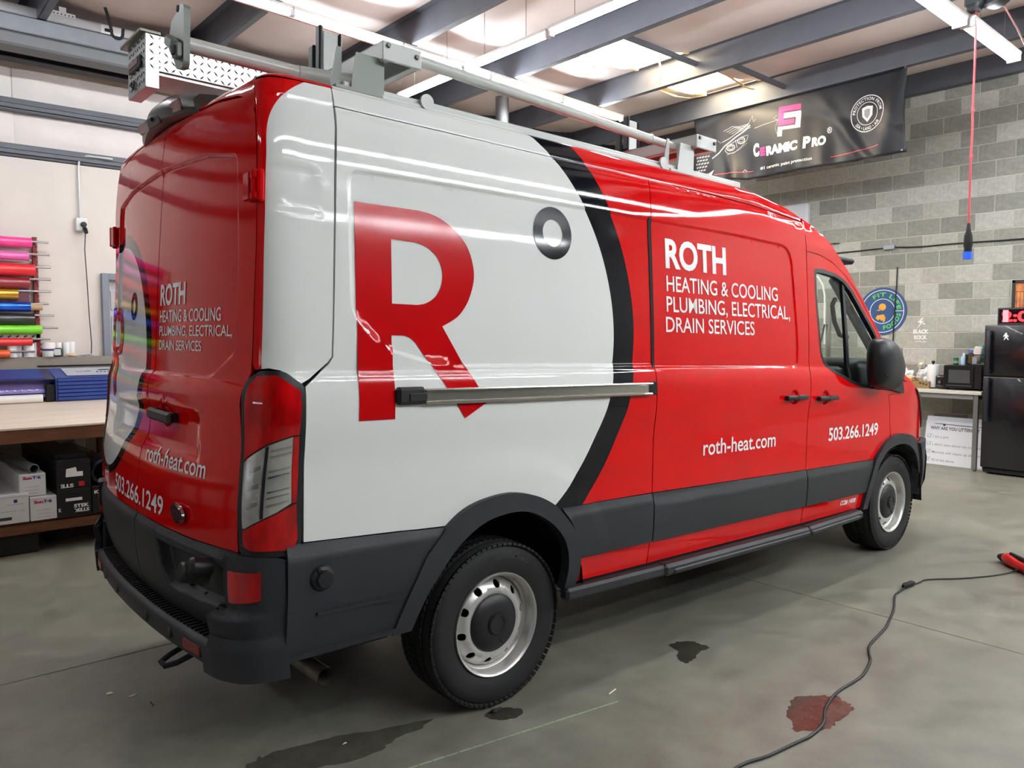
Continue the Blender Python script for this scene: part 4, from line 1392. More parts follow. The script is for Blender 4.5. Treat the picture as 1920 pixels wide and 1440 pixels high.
# ------------------------------------------------------------------ ceiling: deck, purlins, draped insulation, skylights
bm = nb()
bx(bm, XB, XW + .2, YR, YW + .2, RZ + .10, RZ + .2)
ce = tag(obj('ceiling', bm, mat('roof_deck', (180, 172, 166), .7), None, 0), kind='structure')
PX = [-5.55, -4.0, -2.46, -.91, .63, 2.17, 3.70, 5.20, 6.78, 8.28]
for x in PX:
    bm = nb()
    bx(bm, x - .006, x + .006, YR, YW, 4.58, 4.86)
    bx(bm, x, x + .075, YR, YW, 4.58, 4.588)
    bx(bm, x - .075, x, YR, YW, 4.852, 4.86)
    bx(bm, x + .069, x + .075, YR, YW, 4.58, 4.605)
    obj('purlin', bm, GIRT, ce, 0)
bm = nb()
bx(bm, XW - .10, XW + .02, YR, YW, 4.585, 4.597); bx(bm, XW - .10, XW - .09, YR, YW, 4.585, 4.86)
obj('eave_strut', bm, GIRT, ce, 0)
bm = nb()
bx(bm, XB, XW, 5.72, 5.735, 4.30, 4.86); bx(bm, XB, XW, 5.64, 5.80, 4.30, 4.312)
obj('rafter', bm, mat('rafter_dark', (40, 42, 48), .6), ce, 0)
CINS = mat('ceiling_sheet', (216, 203, 198), .5, var=.05, vscale=2.5, bump=.3, bscale=5)
SKYB = {5.20: (2.30, 3.02), 6.78: (2.30, 3.10)}
def sheet(xa, xb, ya, yb, sag=.10):
    bm = nb(); G = []
    nx_, ny_ = 10, max(6, int((yb - ya) / .22))
    rs = random.random() * 9
    for i in range(nx_ + 1):
        r = []
        for j in range(ny_ + 1):
            y = ya + (yb - ya) * j / ny_
            u = (y / 1.83 + rs * .0) % 1.0
            lump = .35 + .65 * abs(math.sin(PI * u)) ** .6
            t = i / nx_
            z = 4.848 - sag * math.sin(PI * t) * lump - .012 * math.sin(3.1 * y + rs) * math.sin(PI * t)
            r.append(bm.verts.new((xa + (xb - xa) * t, y, z)))
        G.append(r)
    for i in range(nx_):
        for j in range(ny_): bm.faces.new((G[i][j], G[i + 1][j], G[i + 1][j + 1], G[i][j + 1]))
    return obj('insulation_sheet', bm, CINS, ce, 60)
edges = [XB] + PX + [XW]
for xa, xb in zip(edges[:-1], edges[1:]):
    if xa in SKYB:
        s0, s1 = SKYB[xa]
        sheet(xa + .01, xb - .08, YR, s0); sheet(xa + .01, xb - .08, s1, YW)
    else: sheet(xa + .01, xb - .08, YR, YW)
SKYM = mat('skylight_sheet', (255, 238, 205), .4, emit=SKY_POWER)
for k, (xa, xb) in enumerate(((5.20, 6.78), (6.78, 8.28))):
    s0, s1 = SKYB[xa]
    bm = nb(); bx(bm, xa + .02, xb - .09, s0 - .25, s1 + .25, 4.90, 4.915)
    w = tag(obj('window_%d' % (k + 1), bm, SKYM, None, 0), kind='structure')
    for y in (s0 - .02, s1 + .02):
        bm = nb(); bx(bm, xa + .01, xb - .08, y - .02, y + .02, 4.83, 4.90)
        obj('opening_edge', bm, mat('torn_foil', (232, 200, 140), .6, var=.15, vscale=9), w, 0)
TORN = mat('torn_foil')
def strip(pts, w, lab, tw=0.0):
    bm = nb(); G = []
    for i, q in enumerate(pts):
        a = tw * i
        d = Vector((math.cos(a), math.sin(a), .25)) * w / 2
        G.append([bm.verts.new(Vector(q) - d), bm.verts.new(Vector(q) + d)])
    for i in range(len(G) - 1): bm.faces.new((G[i][0], G[i][1], G[i + 1][1], G[i + 1][0]))
    o = obj('torn_strip', bm, TORN, None, 60)
    sol = o.modifiers.new('t', 'SOLIDIFY'); sol.thickness = .004
    return tag(o, lab, 'insulation strip')
strip([(5.28, 3.07, 4.82), (5.34, 3.02, 4.74), (5.42, 3.0, 4.62), (5.58, 3.0, 4.55), (5.78, 3.03, 4.56), (5.92, 3.07, 4.66), (6.02, 3.10, 4.80)], .05, 'yellowed torn insulation strip drooping in a loop below the nearer skylight', .1)
strip([(6.60, 2.62, 4.82), (6.60, 2.60, 4.74), (6.61, 2.61, 4.64), (6.60, 2.61, 4.54)], .035, 'short torn insulation strip hanging straight down between the two skylights', .2)
strip([(7.0, 3.16, 4.86), (7.3, 3.18, 4.76), (7.6, 3.14, 4.72), (7.95, 3.16, 4.77), (8.2, 3.12, 4.84)], .10, 'crumpled torn insulation edge along the left side of the farther skylight', .05)
strip([(7.1, 2.24, 4.84), (7.5, 2.27, 4.74), (7.9, 2.30, 4.70), (8.18, 2.36, 4.74)], .07, 'yellowed insulation flap along the right side of the farther skylight', -.03)
# bracing angles between the purlins
for a, c in (((5.22, 2.18, 4.72), (6.78, 2.22, 4.72)), ((6.80, 1.95, 4.72), (8.28, 1.98, 4.70))):
    bm = nb(); bar(bm, a, c, .05, .05, .004)
    obj('brace', bm, GIRT, ce, 0)

# ------------------------------------------------------------------ strip lights
TUBEM = mat('lit_tube', (244, 250, 255), .4, emit=TUBE_POWER)
HOUS = mat('light_housing', (225, 222, 218), .4)
def strip_light(p0, p1, label, group, double=False, hang=None):
    p0, p1 = Vector(p0), Vector(p1); d = (p1 - p0).normalized(); L = (p1 - p0).length
    n = Vector((-d.y, d.x, 0)).normalized()
    e = empty('strip_light', p0, label, 'light', group)
    def loc(bm): bmesh.ops.translate(bm, verts=bm.verts, vec=-p0); return bm
    bm = nb(); bar(bm, p0 + d * .005 + Vector((0, 0, .045)), p1 - d * .005 + Vector((0, 0, .045)), .075 if not double else .12, .03, .004)
    obj('housing', loc(bm), HOUS, e, 0)
    for s in ((-.032, .032) if double else (0,)):
        bm = nb(); tube(bm, [p0 + d * .03 + n * s, p1 - d * .03 + n * s], .017, 12)
        obj('tube', loc(bm), TUBEM, e, 60)
    for t in (.012, L - .012):
        bm = nb(); box(bm, p0 + d * t + Vector((0, 0, .012)), (.03, .05 if not double else .11, .07), .003, Matrix.Rotation(math.atan2(d.y, d.x), 3, 'Z'))
        obj('socket', loc(bm), mat('socket_white', (205, 205, 205), .4), e, 0)
    if hang:
        for t in (.30, L - .30):
            bm = nb(); q = p0 + d * t; tube(bm, [q + Vector((0, 0, .05)), (q.x, q.y, hang)], .0025, 5)
            obj('hanger', loc(bm), BOLT, e, 0)
    return e
gA = 'strip lights in the row over the van'
A0, A1 = Vector((-.14, 3.20, 4.52)), Vector((7.35, 3.87, 4.52))
words = ['nearest', 'second', 'third', 'fourth', 'fifth', 'sixth']
for k in range(6):
    strip_light(A0 + (A1 - A0) * (k / 6), A0 + (A1 - A0) * ((k + 1) / 6), words[k] + ' strip light from the camera in the long row behind the ladder rack', gA)
bm = nb(); bar(bm, A0 + Vector((0, .11, .03)), A1 + Vector((0, .11, .03)), .03, .05, .004)
tag(obj('cable_trunking', bm, mat('trunk_red', (120, 78, 74), .5), None, 0), 'reddish brown cable trunking running along the long row of strip lights', 'cable trunking')
gB = 'strip lights in the crossing row'
for k, (a, c) in enumerate(((4.13, 2.93), (2.90, 1.70), (1.67, .47), (.44, -.76))):
    strip_light((3.95, a, 4.22), (3.96, c, 4.22), ['farthest left', 'second', 'third', 'nearest right'][k] + ' strip light in the row hung crosswise by wires under the ceiling', gB, hang=4.72)
gC = 'double strip lights by the block wall'
for k, (a, c) in enumerate(((7.28, 6.07), (6.04, 4.83), (4.80, 3.59))):
    strip_light((a, -.90, 4.06), (c, -.94, 4.06), ['double tube strip light ending near the block wall, beside the cord reel', 'second double tube strip light from the block wall, at the top edge', 'third double tube strip light from the block wall, above the frame'][k], gC, True, 4.72)
# near and middle rows known from reflections; far row added for more light
nth = ['first', 'second', 'third', 'fourth', 'fifth', 'sixth', 'seventh']
for y, xs, w in ((-4.75, (7.0, 5.75, 4.5, 3.25, 2.0, .75, -.5), 'near'), (-6.0, (7.0, 5.75, 4.5, 3.25, 2.0, .75), 'middle'), (-7.5, (7.0, 5.75, 4.5, 3.25, 2.0, .75), 'far')):
    for k, x in enumerate(xs):
        strip_light((x, y, 4.06), (x + 1.21, y, 4.06), nth[k] + ' strip light from the block wall in the %s row behind the camera' % w, 'strip lights behind the camera')
for k, y in enumerate((-1.5, -2.75, -4.0, -5.25)):  # unseen row added to brighten the block wall
    strip_light((8.35, y, 4.12), (8.35, y - 1.21, 4.12), nth[k] + ' double strip light in the crosswise row beyond the right edge', 'strip lights behind the camera', True)
for k, (x, y) in enumerate(((-1.42, 3.09), (-2.70, 2.98), (-4.6, 1.2), (-4.6, -1.2))):  # unseen lights added to brighten the van's rear and the left wall
    strip_light((x, y, 4.52 if k < 2 else 4.3), (x + (1.21 if k < 2 else 0), y + (.105 if k < 2 else 1.21), 4.52 if k < 2 else 4.3), nth[k] + ' strip light from the van in the corner by the garage door', 'strip lights by the garage door')
# ------------------------------------------------------------------ left side: cutting table, boxes, printer, vinyl rack
WOOD = mat('apron_wood', (124, 78, 44), .5, c2=(88, 52, 28), vscale=5, stretch=(1, 8, 8), bump=.1, bscale=30)
TOPW = mat('table_top', (244, 232, 212), .35, c2=(232, 210, 190), vscale=3, stretch=(.5, 2.5, 1))
TX0, TX1, TY0, TY1, TZ = -3.2, 2.55, 3.05, 5.32, .93
t = empty('cutting_table', (0, TY0, 0), 'long wooden cutting table with pale top and lower shelf behind the van', 'table')
def lo(bm, v): bmesh.ops.translate(bm, verts=bm.verts, vec=-Vector(v)); return bm
O = (0, TY0, 0)
bm = nb(); bx(bm, TX0, TX1, TY0, 5.86, TZ - .018, TZ, .003); obj('table_top', lo(bm, O), TOPW, t, 0)
bm = nb(); bx(bm, TX0, TX1, TY0 + .012, TY0 + .05, TZ - .115, TZ - .019, .003); obj('apron', lo(bm, O), WOOD, t, 0)
bm = nb(); bx(bm, TX0, TX1, TY0 + .04, TY0 + 1.25, .222, .240, .002); obj('shelf', lo(bm, O), WOOD, t, 0)
bm = nb(); bx(bm, TX0, TX1, TY0 + .02, TY0 + .058, .150, .221, .003); obj('shelf_rail', lo(bm, O), WOOD, t, 0)
for x in (-3.1, -.75, .85, 2.45):
    for y in (TY0 + .12, TY0 + 1.2, TY1 - .1):
        bm = nb(); bx(bm, x - .045, x + .045, y - .045, y + .045, 0, .222 if y < TY0 + .5 and abs(x) < 1 else TZ - .02, .003)
        obj('leg', lo(bm, O), WOOD if y < TY1 - .2 else mat('leg_white', (196, 200, 198), .6), t, 0)
BOXW = mat('box_white', (226, 226, 224), .55, var=.03, vscale=6)
BOXK = mat('box_black', (22, 22, 24), .4)
LBL = mat('label_white', (238, 238, 234), .5)
INK = mat('ink_dark', (60, 60, 70), .6)
def flat(y0, s=1.0):
    return lambda u, v: np.stack([u, 0 * u + y0, v], -1)
def lbl_text(name, s, m, par, x0, x1, z0, z1, y, bold=.02, flip=False, spacing=1.0, shear=0.0):
    f = flat(y)
    if flip: return text_obj(name, s, m, par, lambda u, v: f(x0 + x1 - u, z0 + z1 - v), x0, x1, z0, z1, bold, None, shear, spacing)
    return text_obj(name, s, m, par, f, x0, x1, z0, z1, bold, None, shear, spacing)
def carton(name, x0, x1, z0, z1, y0, y1, m, label, cat='box', group=None, lid=True):
    c = ((x0 + x1) / 2, y0, z0)
    bm = nb(); bx(bm, x0 - c[0], x1 - c[0], 0, y1 - y0, 0, z1 - z0, .004)
    o = obj(name, bm, m, None, 0, c)
    tag(o, label, cat, group)
    if lid:
        bm = nb(); w = (x1 - x0) / 2
        bx(bm, -w + .004, w - .004, -.0015, .0, (z1 - z0) * .90, (z1 - z0) * .905)
        obj('flap_edge', bm, INK if m is BOXW else BOLT, o, 0)
    return o
gS = 'film boxes on the lower shelf'
Z = .241
# the big white carton on the left
o = carton('carton', -.22, .088, Z, .452, 3.06, 3.9, BOXW, 'white carton with a barcode label, leftmost on the lower shelf', group=gS)
bm = nb(); bx(bm, -.225 + .145, -.225 + .27, -.002, -.0005, .028, .050); obj('barcode', bm, INK, o, 0)
lbl_text('print_line', 'Customer Window Films', INK, o, .02, .12, .135, .141, -.0015, 0)
lbl_text('print_line', 'Lot 30 47 30   x 60', INK, o, -.02, .12, .088, .094, -.0015, 0)
bm = nb(); prism(bm, [(.060, .150), (.082, .150), (.082, .172), (.060, .172)], -.0005, .0015, M_XZ); obj('print_mark', bm, mat('ink_blue', (28, 44, 110), .5), o, 0)
SR, SB = mat('print_red', (196, 30, 46), .5), mat('print_blue', (34, 60, 150), .5)
def suntek(o, w, h, zf):
    lbl_text('box_print', 'Sun', SR, o, -w * .36, -w * .02, h * zf, h * (zf + .13), -.0015, .05)
    lbl_text('box_print', 'Tek', SB, o, .0, w * .33, h * zf, h * (zf + .13), -.0015, .05)
    for k in range(3): lbl_text('print_line', 'protective window film', INK, o, -w * .26, w * .24, h * (.42 - .15 * k), h * (.45 - .15 * k), -.0015, 0)
o = carton('film_box', .094, .264, Z, .415, 3.055, 4.6, BOXW, 'long white film box standing on the shelf right of the white carton', group=gS)
suntek(o, .17, .174, .72)
o = carton('film_box', .036, .204, .418, .582, 3.09, 4.65, BOXW, 'long white film box lying on top of the other white boxes', group=gS)
suntek(o, .168, .164, .76)
def stek(o, w, h, s, zf, up=True, x0=-.03, x1=.42):
    lbl_text('box_print', s, LBL, o, w * x0, w * x1, h * zf, h * (zf + .13), -.0015, .04, not up)
o = carton('film_box', .268, .494, Z, .446, 3.05, 4.6, BOXK, 'black film box on the shelf below another black box, upside-down print', group=gS)
stek(o, .226, .205, 'STEK', .30); stek(o, .226, .205, 'STEK', .13, False); stek(o, .226, .205, 'K', .20, True, -.48, -.40)
bm = nb(); bx(bm, -.06, .05, -.002, -.0005, .115, .137); obj('label', bm, LBL, o, 0)
o = carton('film_box', .500, .73, Z, .446, 3.05, 4.6, BOXK, 'black film box beside the van bumper, with a white label', group=gS)
stek(o, .23, .205, 'K UP', .72, True, -.44, .0)
bm = nb(); bx(bm, -.06, .02, -.002, -.0005, .10, .13); obj('label', bm, LBL, o, 0)
o = carton('film_box', .270, .494, .447, .660, 3.055, 4.6, BOXK, 'upper black film box with a torn white label on its end', group=gS)
stek(o, .224, .213, 'STE', .05, False, -.40, -.02)
bm = nb(); bx(bm, .03, .07, -.002, -.0005, .015, .05); obj('red_mark', bm, SR, o, 0)
bm = nb(); prism(bm, [(-.055, .09), (.06, .09), (.06, .125), (.02, .125), (.015, .16), (-.05, .15)], 0, .002, M_XZ); obj('label', bm, LBL, o, 0)
bm = nb(); bx(bm, -.105, .105, .10, .50, .213, .245, .004); obj('lid_fold', bm, BOXK, o, 0)
# rolls of film
def roll(name, c, r, L_, m, label, cat, axis='y', core=.6, group=None, rot=0.0):
    bm = nb()
    R = {'y': Matrix.Rotation(-PI / 2, 4, 'X'), 'x': Matrix.Rotation(PI / 2, 4, 'Y'), 'z': Matrix.Identity(4)}[axis]
    lathe(bm, [(r * core, 0), (r * .97, 0), (r, r * .03), (r, L_ - r * .03), (r * .97, L_), (r * core, L_)], 28, R, closed=True)
    o = obj(name, bm, m, None, 50, c)
    o.rotation_euler = (0, 0, rot)
    return tag(o, label, cat, group)
roll('film_roll', (.135, 3.10, .612 + .005), .034, 1.2, mat('film_grey', (112, 114, 116), .25, coat=.5), 'glossy grey film roll lying on the upper white film box', 'roll', core=.8, rot=.12)
roll('film_roll', (.60, 3.10, .545), .098, 1.3, mat('film_dark_blue', (22, 26, 44), .25, coat=.5), 'dark blue film roll lying across the black boxes next to the bumper', 'roll', core=.75)
# bin under the table
bm = nb(); bx(bm, -.55, .145, 3.10, 3.6, 0, .146, .01)
bn = tag(obj('floor_bin', bm, mat('bin_black', (10, 10, 10), .7), None, 0), 'low black bin standing under the cutting table', 'bin')
bm = nb(); bx(bm, -.55, .15, 3.092, 3.61, .128, .149, .004); obj('rim', bm, mat('bin_black'), bn, 0)
def crumple(name, c, r, m, label, cat, n=2, sq=(1, 1, .6), seed=3):
    rnd = random.Random(seed)
    bm = nb(); bmesh.ops.create_icosphere(bm, subdivisions=n, radius=r)
    for v in bm.verts:
        k = 1 + rnd.uniform(-.38, .3)
        v.co = Vector((v.co.x * sq[0] * k, v.co.y * sq[1] * k, v.co.z * sq[2] * k))
    z = min(v.co.z for v in bm.verts)
    for v in bm.verts: v.co.z -= z
    return tag(obj(name, bm, m, None, 0, c), label, cat)
crumple('crumpled_bag', (.275, 3.38, 0), .06, mat('bag_black', (12, 12, 13), .5), 'small crumpled black plastic piece on the floor beside the bin', 'litter', sq=(1, .8, .9))
# cables hanging behind the table
for k, (x, dx) in enumerate(((.98, .08), (1.17, -.03), (1.27, .06))):
    bm = nb(); tube(bm, [(x, 5.0, .905), (x + dx * .4, 4.9, .7), (x + dx, 4.92, .45), (x + dx * 1.2, 5.0, .30)], .006, 6)
    tag(obj('cable', bm, PLAS2, None, 60), ['left', 'middle', 'right'][k] + ' one of three thin black cables hanging behind the cutting table', 'cable', 'cables behind the table')

# ------------------------------------------------------------------ wide-format printer on the table
PB = mat('printer_blue', (34, 62, 138), .4, var=.04)
PD = mat('printer_navy', (40, 44, 84), .35)
LIL = mat('printer_lilac', (150, 136, 206), .4, metal=.3)
GRP = mat('printer_grey', (178, 182, 192), .4)
py = 5.33
pr = empty('wide_printer', (.4, py, .931), 'blue wide-format printer with ribbed end cap on the back of the table', 'printer')
P0 = (.4, py, .931)
bm = nb()
prism(bm, [(0, 0), (.52, 0), (.52, .265), (.40, .315), (.06, .245), (0, .225)], .685, 1.62, Matrix(((0, 0, 1, 0), (1, 0, 0, py), (0, 1, 0, .931), (0, 0, 0, 1))))
obj('end_cap', lo(bm, P0), PB, pr, 0)
for k in range(6):
    bm = nb(); bx(bm, .70, 1.62, py - .016, py + .002, .945 + k * .037, .945 + k * .037 + .029, .003)
    obj('slat', lo(bm, P0), PB, pr, 0)
bm = nb(); bx(bm, .695, 1.62, py - .002, py + .0, .938, 1.165); obj('slat_backing', lo(bm, P0), mat('slat_navy', (14, 22, 56), .6), pr, 0)
bm = nb(); prism(bm, [(.066, .252), (.375, .314), (.375, .317), (.066, .255)], .80, 1.60, Matrix(((0, 0, 1, 0), (1, 0, 0, py), (0, 1, 0, .931), (0, 0, 0, 1))))
pan = obj('control_panel', lo(bm, P0), GRP, pr, 0)
bm = nb()
for k in range(4): box(bm, (1.10 + k * .035, py + .18, .931 + .279), (.018, .014, .010), .003)
box(bm, (1.18, py + .27, .931 + .297), (.10, .03, .008), .002)
obj('buttons', lo(bm, P0), PLAS2, pr, 0)
lbl_text('panel_print', 'VersaCAMM', INK, pr, .50, .64, .280, .292, .20, 0)
bm = nb(); prism(bm, [(.02, .225), (.40, .315), (.52, .26), (.52, .235), (.06, .195)], -2.4, .683, Matrix(((0, 0, 1, 0), (1, 0, 0, py), (0, 1, 0, .931), (0, 0, 0, 1))))
cv = obj('front_cover', lo(bm, P0), PD, pr, 0)
bm = nb(); prism(bm, [(.055, .2345), (.39, .314), (.39, .317), (.055, .2375)], -2.4, .60, Matrix(((0, 0, 1, 0), (1, 0, 0, py), (0, 1, 0, .931), (0, 0, 0, 1))))
obj('cover_panel', lo(bm, P0), PB, pr, 0)
bm = nb(); box(bm, (.53, py + .10, 1.17), (.05, .05, .012), .002, Matrix.Rotation(.28, 3, 'X')); obj('warning_label', lo(bm, P0), mat('label_yellow', (240, 220, 40), .5), pr, 0)
bm = nb(); prism(bm, [(.06, .05), (.07, .11), (.13, .20), (.5, .20), (.5, .05)], -2.4, .66, Matrix(((0, 0, 1, 0), (1, 0, 0, py), (0, 1, 0, .931), (0, 0, 0, 1))))
obj('platen', lo(bm, P0), LIL, pr, 0)
for k in range(9):
    bm = nb(); box(bm, (.53 - k * .062, py + .072, 1.052), (.024, .02, .014), .003); obj('pinch_roller', lo(bm, P0), mat('roller_white', (220, 220, 230), .4), pr, 0)
bm = nb(); bx(bm, .60, .685, py + .02, py + .4, .932, 1.10, .01); bx(bm, -2.4, .62, py + .052, py + .062, 1.014, 1.022)
obj('side_frame', lo(bm, P0), BLK, pr, 0)
bm = nb(); tube(bm, [(-2.3, py + .02, .972), (.57, py + .02, .972)], .040, 20); obj('media_roll', lo(bm, P0), mat('media_white', (236, 234, 232), .4), pr, 60)
# grey bench panel behind the printer and what stands on it
GREYP = mat('grey_laminate', (142, 134, 124), .55, var=.10, vscale=4)
bm = nb(); bx(bm, -3.0, 2.6, 5.62 + .25, 5.95, 0, 1.364, .003)
sh = tag(obj('grey_cabinet', bm, GREYP, None, 0), 'long grey cabinet against the left wall behind the blue printer', 'cabinet')
bm = nb(); bx(bm, .62, 1.9, 5.862, 5.872, 1.262, 1.276); obj('groove', bm, BLK, sh, 0)
PAPW = mat('paper_white', (240, 240, 240), .5)
gP = 'white paper rolls on the grey cabinet'
for k, (x0, x1, h, y, lb) in enumerate(((.36, .455, .135, 5.90, 'leftmost tall white paper roll, in front of the vinyl rack'), (.44, .50, .145, 5.925, 'narrow white roll second from left, standing behind its neighbours'), (.505, .605, .140, 5.90, 'wide white paper roll third from left, left of the red rack post'), (.60, .645, .150, 5.93, 'slim white roll just left of the red rack post'),
        (.80, .86, .148, 5.925, 'greyish white roll behind the small clock'), (.865, .93, .150, 5.905, 'tall white roll right of the small clock'), (.925, .985, .155, 5.925, 'rightmost white paper roll on the cabinet'))):
    r = (x1 - x0) / 2
    bm = nb(); lathe(bm, [(r * .45, 0), (r * .97, 0), (r, .004), (r, h - .004), (r * .97, h), (r * .45, h)], 24, closed=True)
    tag(obj('paper_roll', bm, PAPW, None, 50, ((x0 + x1) / 2, y, 1.365)), lb, 'paper roll', gP)
bm = nb(); lathe(bm, [(0, 0), (.060, 0), (.064, .01), (.064, .135), (.058, .148), (.0, .148)], 24)
tb = tag(obj('white_tub', bm, mat('tub_white', (236, 232, 226), .5), None, 50, (.735, 5.905, 1.365)), 'round white tub with purple tape, standing right of the rack post', 'tub')
bm = nb(); lathe(bm, [(.0655, .062), (.0655, .084)], 24); obj('tape_band', bm, mat('tape_purple', (74, 62, 124), .5), tb, 50)
bm = nb(); box(bm, (0, 0, .045), (.085, .022, .09), .010, Matrix.Rotation(-.15, 3, 'X'))
ck = tag(obj('desk_clock', bm, mat('clock_black', (26, 26, 28), .4), None, 0, (.805, 5.862, 1.366)), 'small square black desk clock on the grey cabinet', 'clock')
bm = nb(); box(bm, (0, -.012, .047), (.064, .004, .068), .008, Matrix.Rotation(-.15, 3, 'X')); obj('clock_face', bm, mat('clock_face', (206, 210, 206), .3), ck, 0)
crumple('crumpled_paper', (.93, 5.875, 1.365), .035, mat('paper_tan', (222, 196, 160), .7), 'crumpled tan paper lying right of the small clock', 'paper', sq=(1.6, .6, .5), seed=5)
crumple('plastic_sleeve', (1.08, 5.885, 1.365), .04, mat('sleeve_clear', (226, 226, 226), .2), 'clear crumpled plastic sleeve lying at the right end of the cabinet', 'plastic', sq=(2.0, .6, .35), seed=8)

# ------------------------------------------------------------------ vinyl rack on the wall
RKR = mat('rack_red', (128, 18, 26), .45)
PIPE = mat('pipe_steel', (176, 174, 174), .28, metal=.9)
rkk = empty('vinyl_rack', (.65, 5.93, 1.36), 'wall rack with a red post and steel pipes carrying coloured vinyl rolls', 'rack')
Rk = (.65, 5.93, 1.36)
for x in (.645, -1.9):
    bm = nb(); bx(bm, x - .022, x + .022, 5.905, 5.968, 1.37, 2.60, .003)
    po = obj('post', lo(bm, Rk), RKR, rkk, 0)
    bm = nb()
    for k in range(24): box(bm, (x + .019, 5.902, 1.42 + k * .05), (.012, .006, .024), .002)
    o = obj('post_slots', lo(bm, Rk), mat('slot_light', (190, 150, 150), .5), rkk, 0); o['kind'] = 'stuff'
pz = [2.546, 2.418, 2.289, 2.165, 2.041, 1.913, 1.796, 1.668, 1.551, 1.425]
pend = [.761, .766, .771, .767, .767, .739, .788, .818, .741, .60]
for z, e in zip(pz, pend):
    bm = nb(); tube(bm, [(-2.0, 5.85, z), (e, 5.85, z)], .0115, 12)
    obj('pipe', lo(bm, Rk), PIPE, rkk, 60)
    bm = nb(); bar(bm, (.645, 5.85, z - .016), (.645, 5.92, z - .016), .012, .016); obj('hook', lo(bm, Rk), RKR, rkk, 0)
def vm(n, c, r=.3, **k): return mat('vinyl_' + n, c, r, coat=.35, **k)
gV = 'vinyl rolls on the wall rack'
for n, c, zc, d, xe, lab, rr in (('hot_pink', (236, 62, 142), 2.533, .102, .607, 'hot pink vinyl roll on the top pipe of the wall rack', .3), ('rose', (216, 96, 168), 2.392, .088, .577, 'paler rose pink vinyl roll, second from the top of the rack', .3),
        ('red', (214, 26, 36), 2.254, .122, .628, 'thick bright red vinyl roll, third from the top', .45), ('dark_red', (134, 26, 38), 2.120, .114, .575, 'dark red vinyl roll, fourth from the top', .3),
        ('gold', (190, 140, 44), 2.004, .118, .470, 'shiny gold vinyl roll in the middle of the rack', .18), ('blue', (28, 86, 206), 1.880, .102, .574, 'shiny blue vinyl roll with a cardboard core showing', .15),
        ('black', (30, 30, 30), 1.755, .115, .605, 'black vinyl roll between the blue and the green ones', .3), ('green', (112, 206, 22), 1.648, .092, .668, 'lime green vinyl roll on the wall rack', .4), ('scarlet', (216, 34, 38), 1.522, .078, .578, 'scarlet vinyl roll below the perforated white strip', .4), ('orange', (236, 92, 26), 1.402, .080, .378, 'orange vinyl roll lowest on the rack', .4)):
    m = vm(n, c, rr)
    if n in ('gold', 'blue'): m.node_tree.nodes['Principled BSDF'].inputs['Metallic'].default_value = .75
    L_ = xe + 1.7
    o = roll('vinyl_roll', (-1.7, 5.85, zc), d / 2, L_, m, lab, 'vinyl roll', 'x', .3, gV)
    if n == 'blue':
        bm = nb(); lathe(bm, [(.024, L_ - .02), (.033, L_ - .02), (.033, L_ + .105), (.024, L_ + .105)], 24, Matrix.Rotation(PI / 2, 4, 'Y'), closed=True)
        obj('core', bm, mat('cardboard', (186, 158, 122), .8), o, 50)
bm = nb(); bx(bm, -1.7, .655, 5.905, 5.912, 1.555, 1.600)
pf = tag(obj('perforated_strip', bm, mat('strip_white', (214, 212, 208), .4), None, 0), 'white perforated metal strip between the green and scarlet rolls', 'metal strip')
bm = nb()
for k in range(12): box(bm, (.60 - k * .07, 5.903, 1.578), (.032, .004, .014), .003, Matrix.Rotation(-.5, 3, 'Y'))
obj('slots', bm, INK, pf, 0)
bm = nb(); bx(bm, -1.7, .572, 5.868, 5.872, 1.93, 2.11)
tag(obj('vinyl_sheet', bm, mat('vinyl_maroon', (88, 16, 42), .4, coat=.3), None, 0), 'maroon vinyl sheet hanging behind the gold roll', 'vinyl sheet')

# ------------------------------------------------------------------ wall outlet, conduit, door track, hook
ot = empty('wall_outlet', (1.08, 5.965, 2.77), 'white outlet box with a black plug and grey conduit on the left wall', 'outlet')
Oo = (1.08, 5.965, 2.77)
bm = nb(); bx(bm, 1.035, 1.14, 5.90, 5.968, 2.70, 2.835, .006); obj('outlet_box', lo(bm, Oo), mat('outlet_white', (226, 226, 224), .4), ot, 0)
bm = nb(); tube(bm, [(1.08, 5.94, 2.83), (1.08, 5.94, 3.36), (1.09, 5.94, 3.44), (1.12, 5.94, 3.49), (1.17, 5.93, 3.50), (1.40, 5.86, 3.49)], .011, 10); obj('conduit', lo(bm, Oo), mat('conduit_white', (206, 206, 206), .4, metal=.3), ot, 60)
bm = nb(); lathe(bm, [(0, .06), (.024, .055), (.03, .03), (.03, 0), (0, 0)], 20, MT(1.10, 5.90, 2.765) @ Matrix.Rotation(PI / 2, 4, 'X'))
lathe(bm, [(0, .07), (.02, .065), (.026, 0), (0, 0)], 16, MT(1.11, 5.88, 2.715) @ Matrix.Rotation(PI / 2 + .6, 4, 'X')); obj('plug', lo(bm, Oo), PLAS2, ot)
bm = nb(); tube(bm, [(1.11, 5.86, 2.70), (1.105, 5.90, 2.5), (1.12, 5.92, 2.2), (1.13, 5.92, 1.8), (1.145, 5.93, 1.5), (1.14, 5.94, 1.372)], .005, 6)
tag(obj('thin_wire', bm, PLAS2, None, 60), 'thin dark cord hanging down the left wall from the outlet', 'cord')
TRK = mat('track_galv', (196, 198, 200), .35, metal=.7, var=.06)
ty = 5.2
dt = empty('door_track', (.5, ty, 4.62), 'galvanised sliding-door track along the top of the left wall', 'door track')
Od = (.5, ty, 4.62)
bm = nb(); bx(bm, XB, 3.6, ty, ty + .008, 4.585, 4.66); bx(bm, XB, 3.6, ty, ty + .05, 4.655, 4.665); bx(bm, XB, 3.6, ty, ty + .05, 4.58, 4.588); obj('channel', lo(bm, Od), TRK, dt, 0)
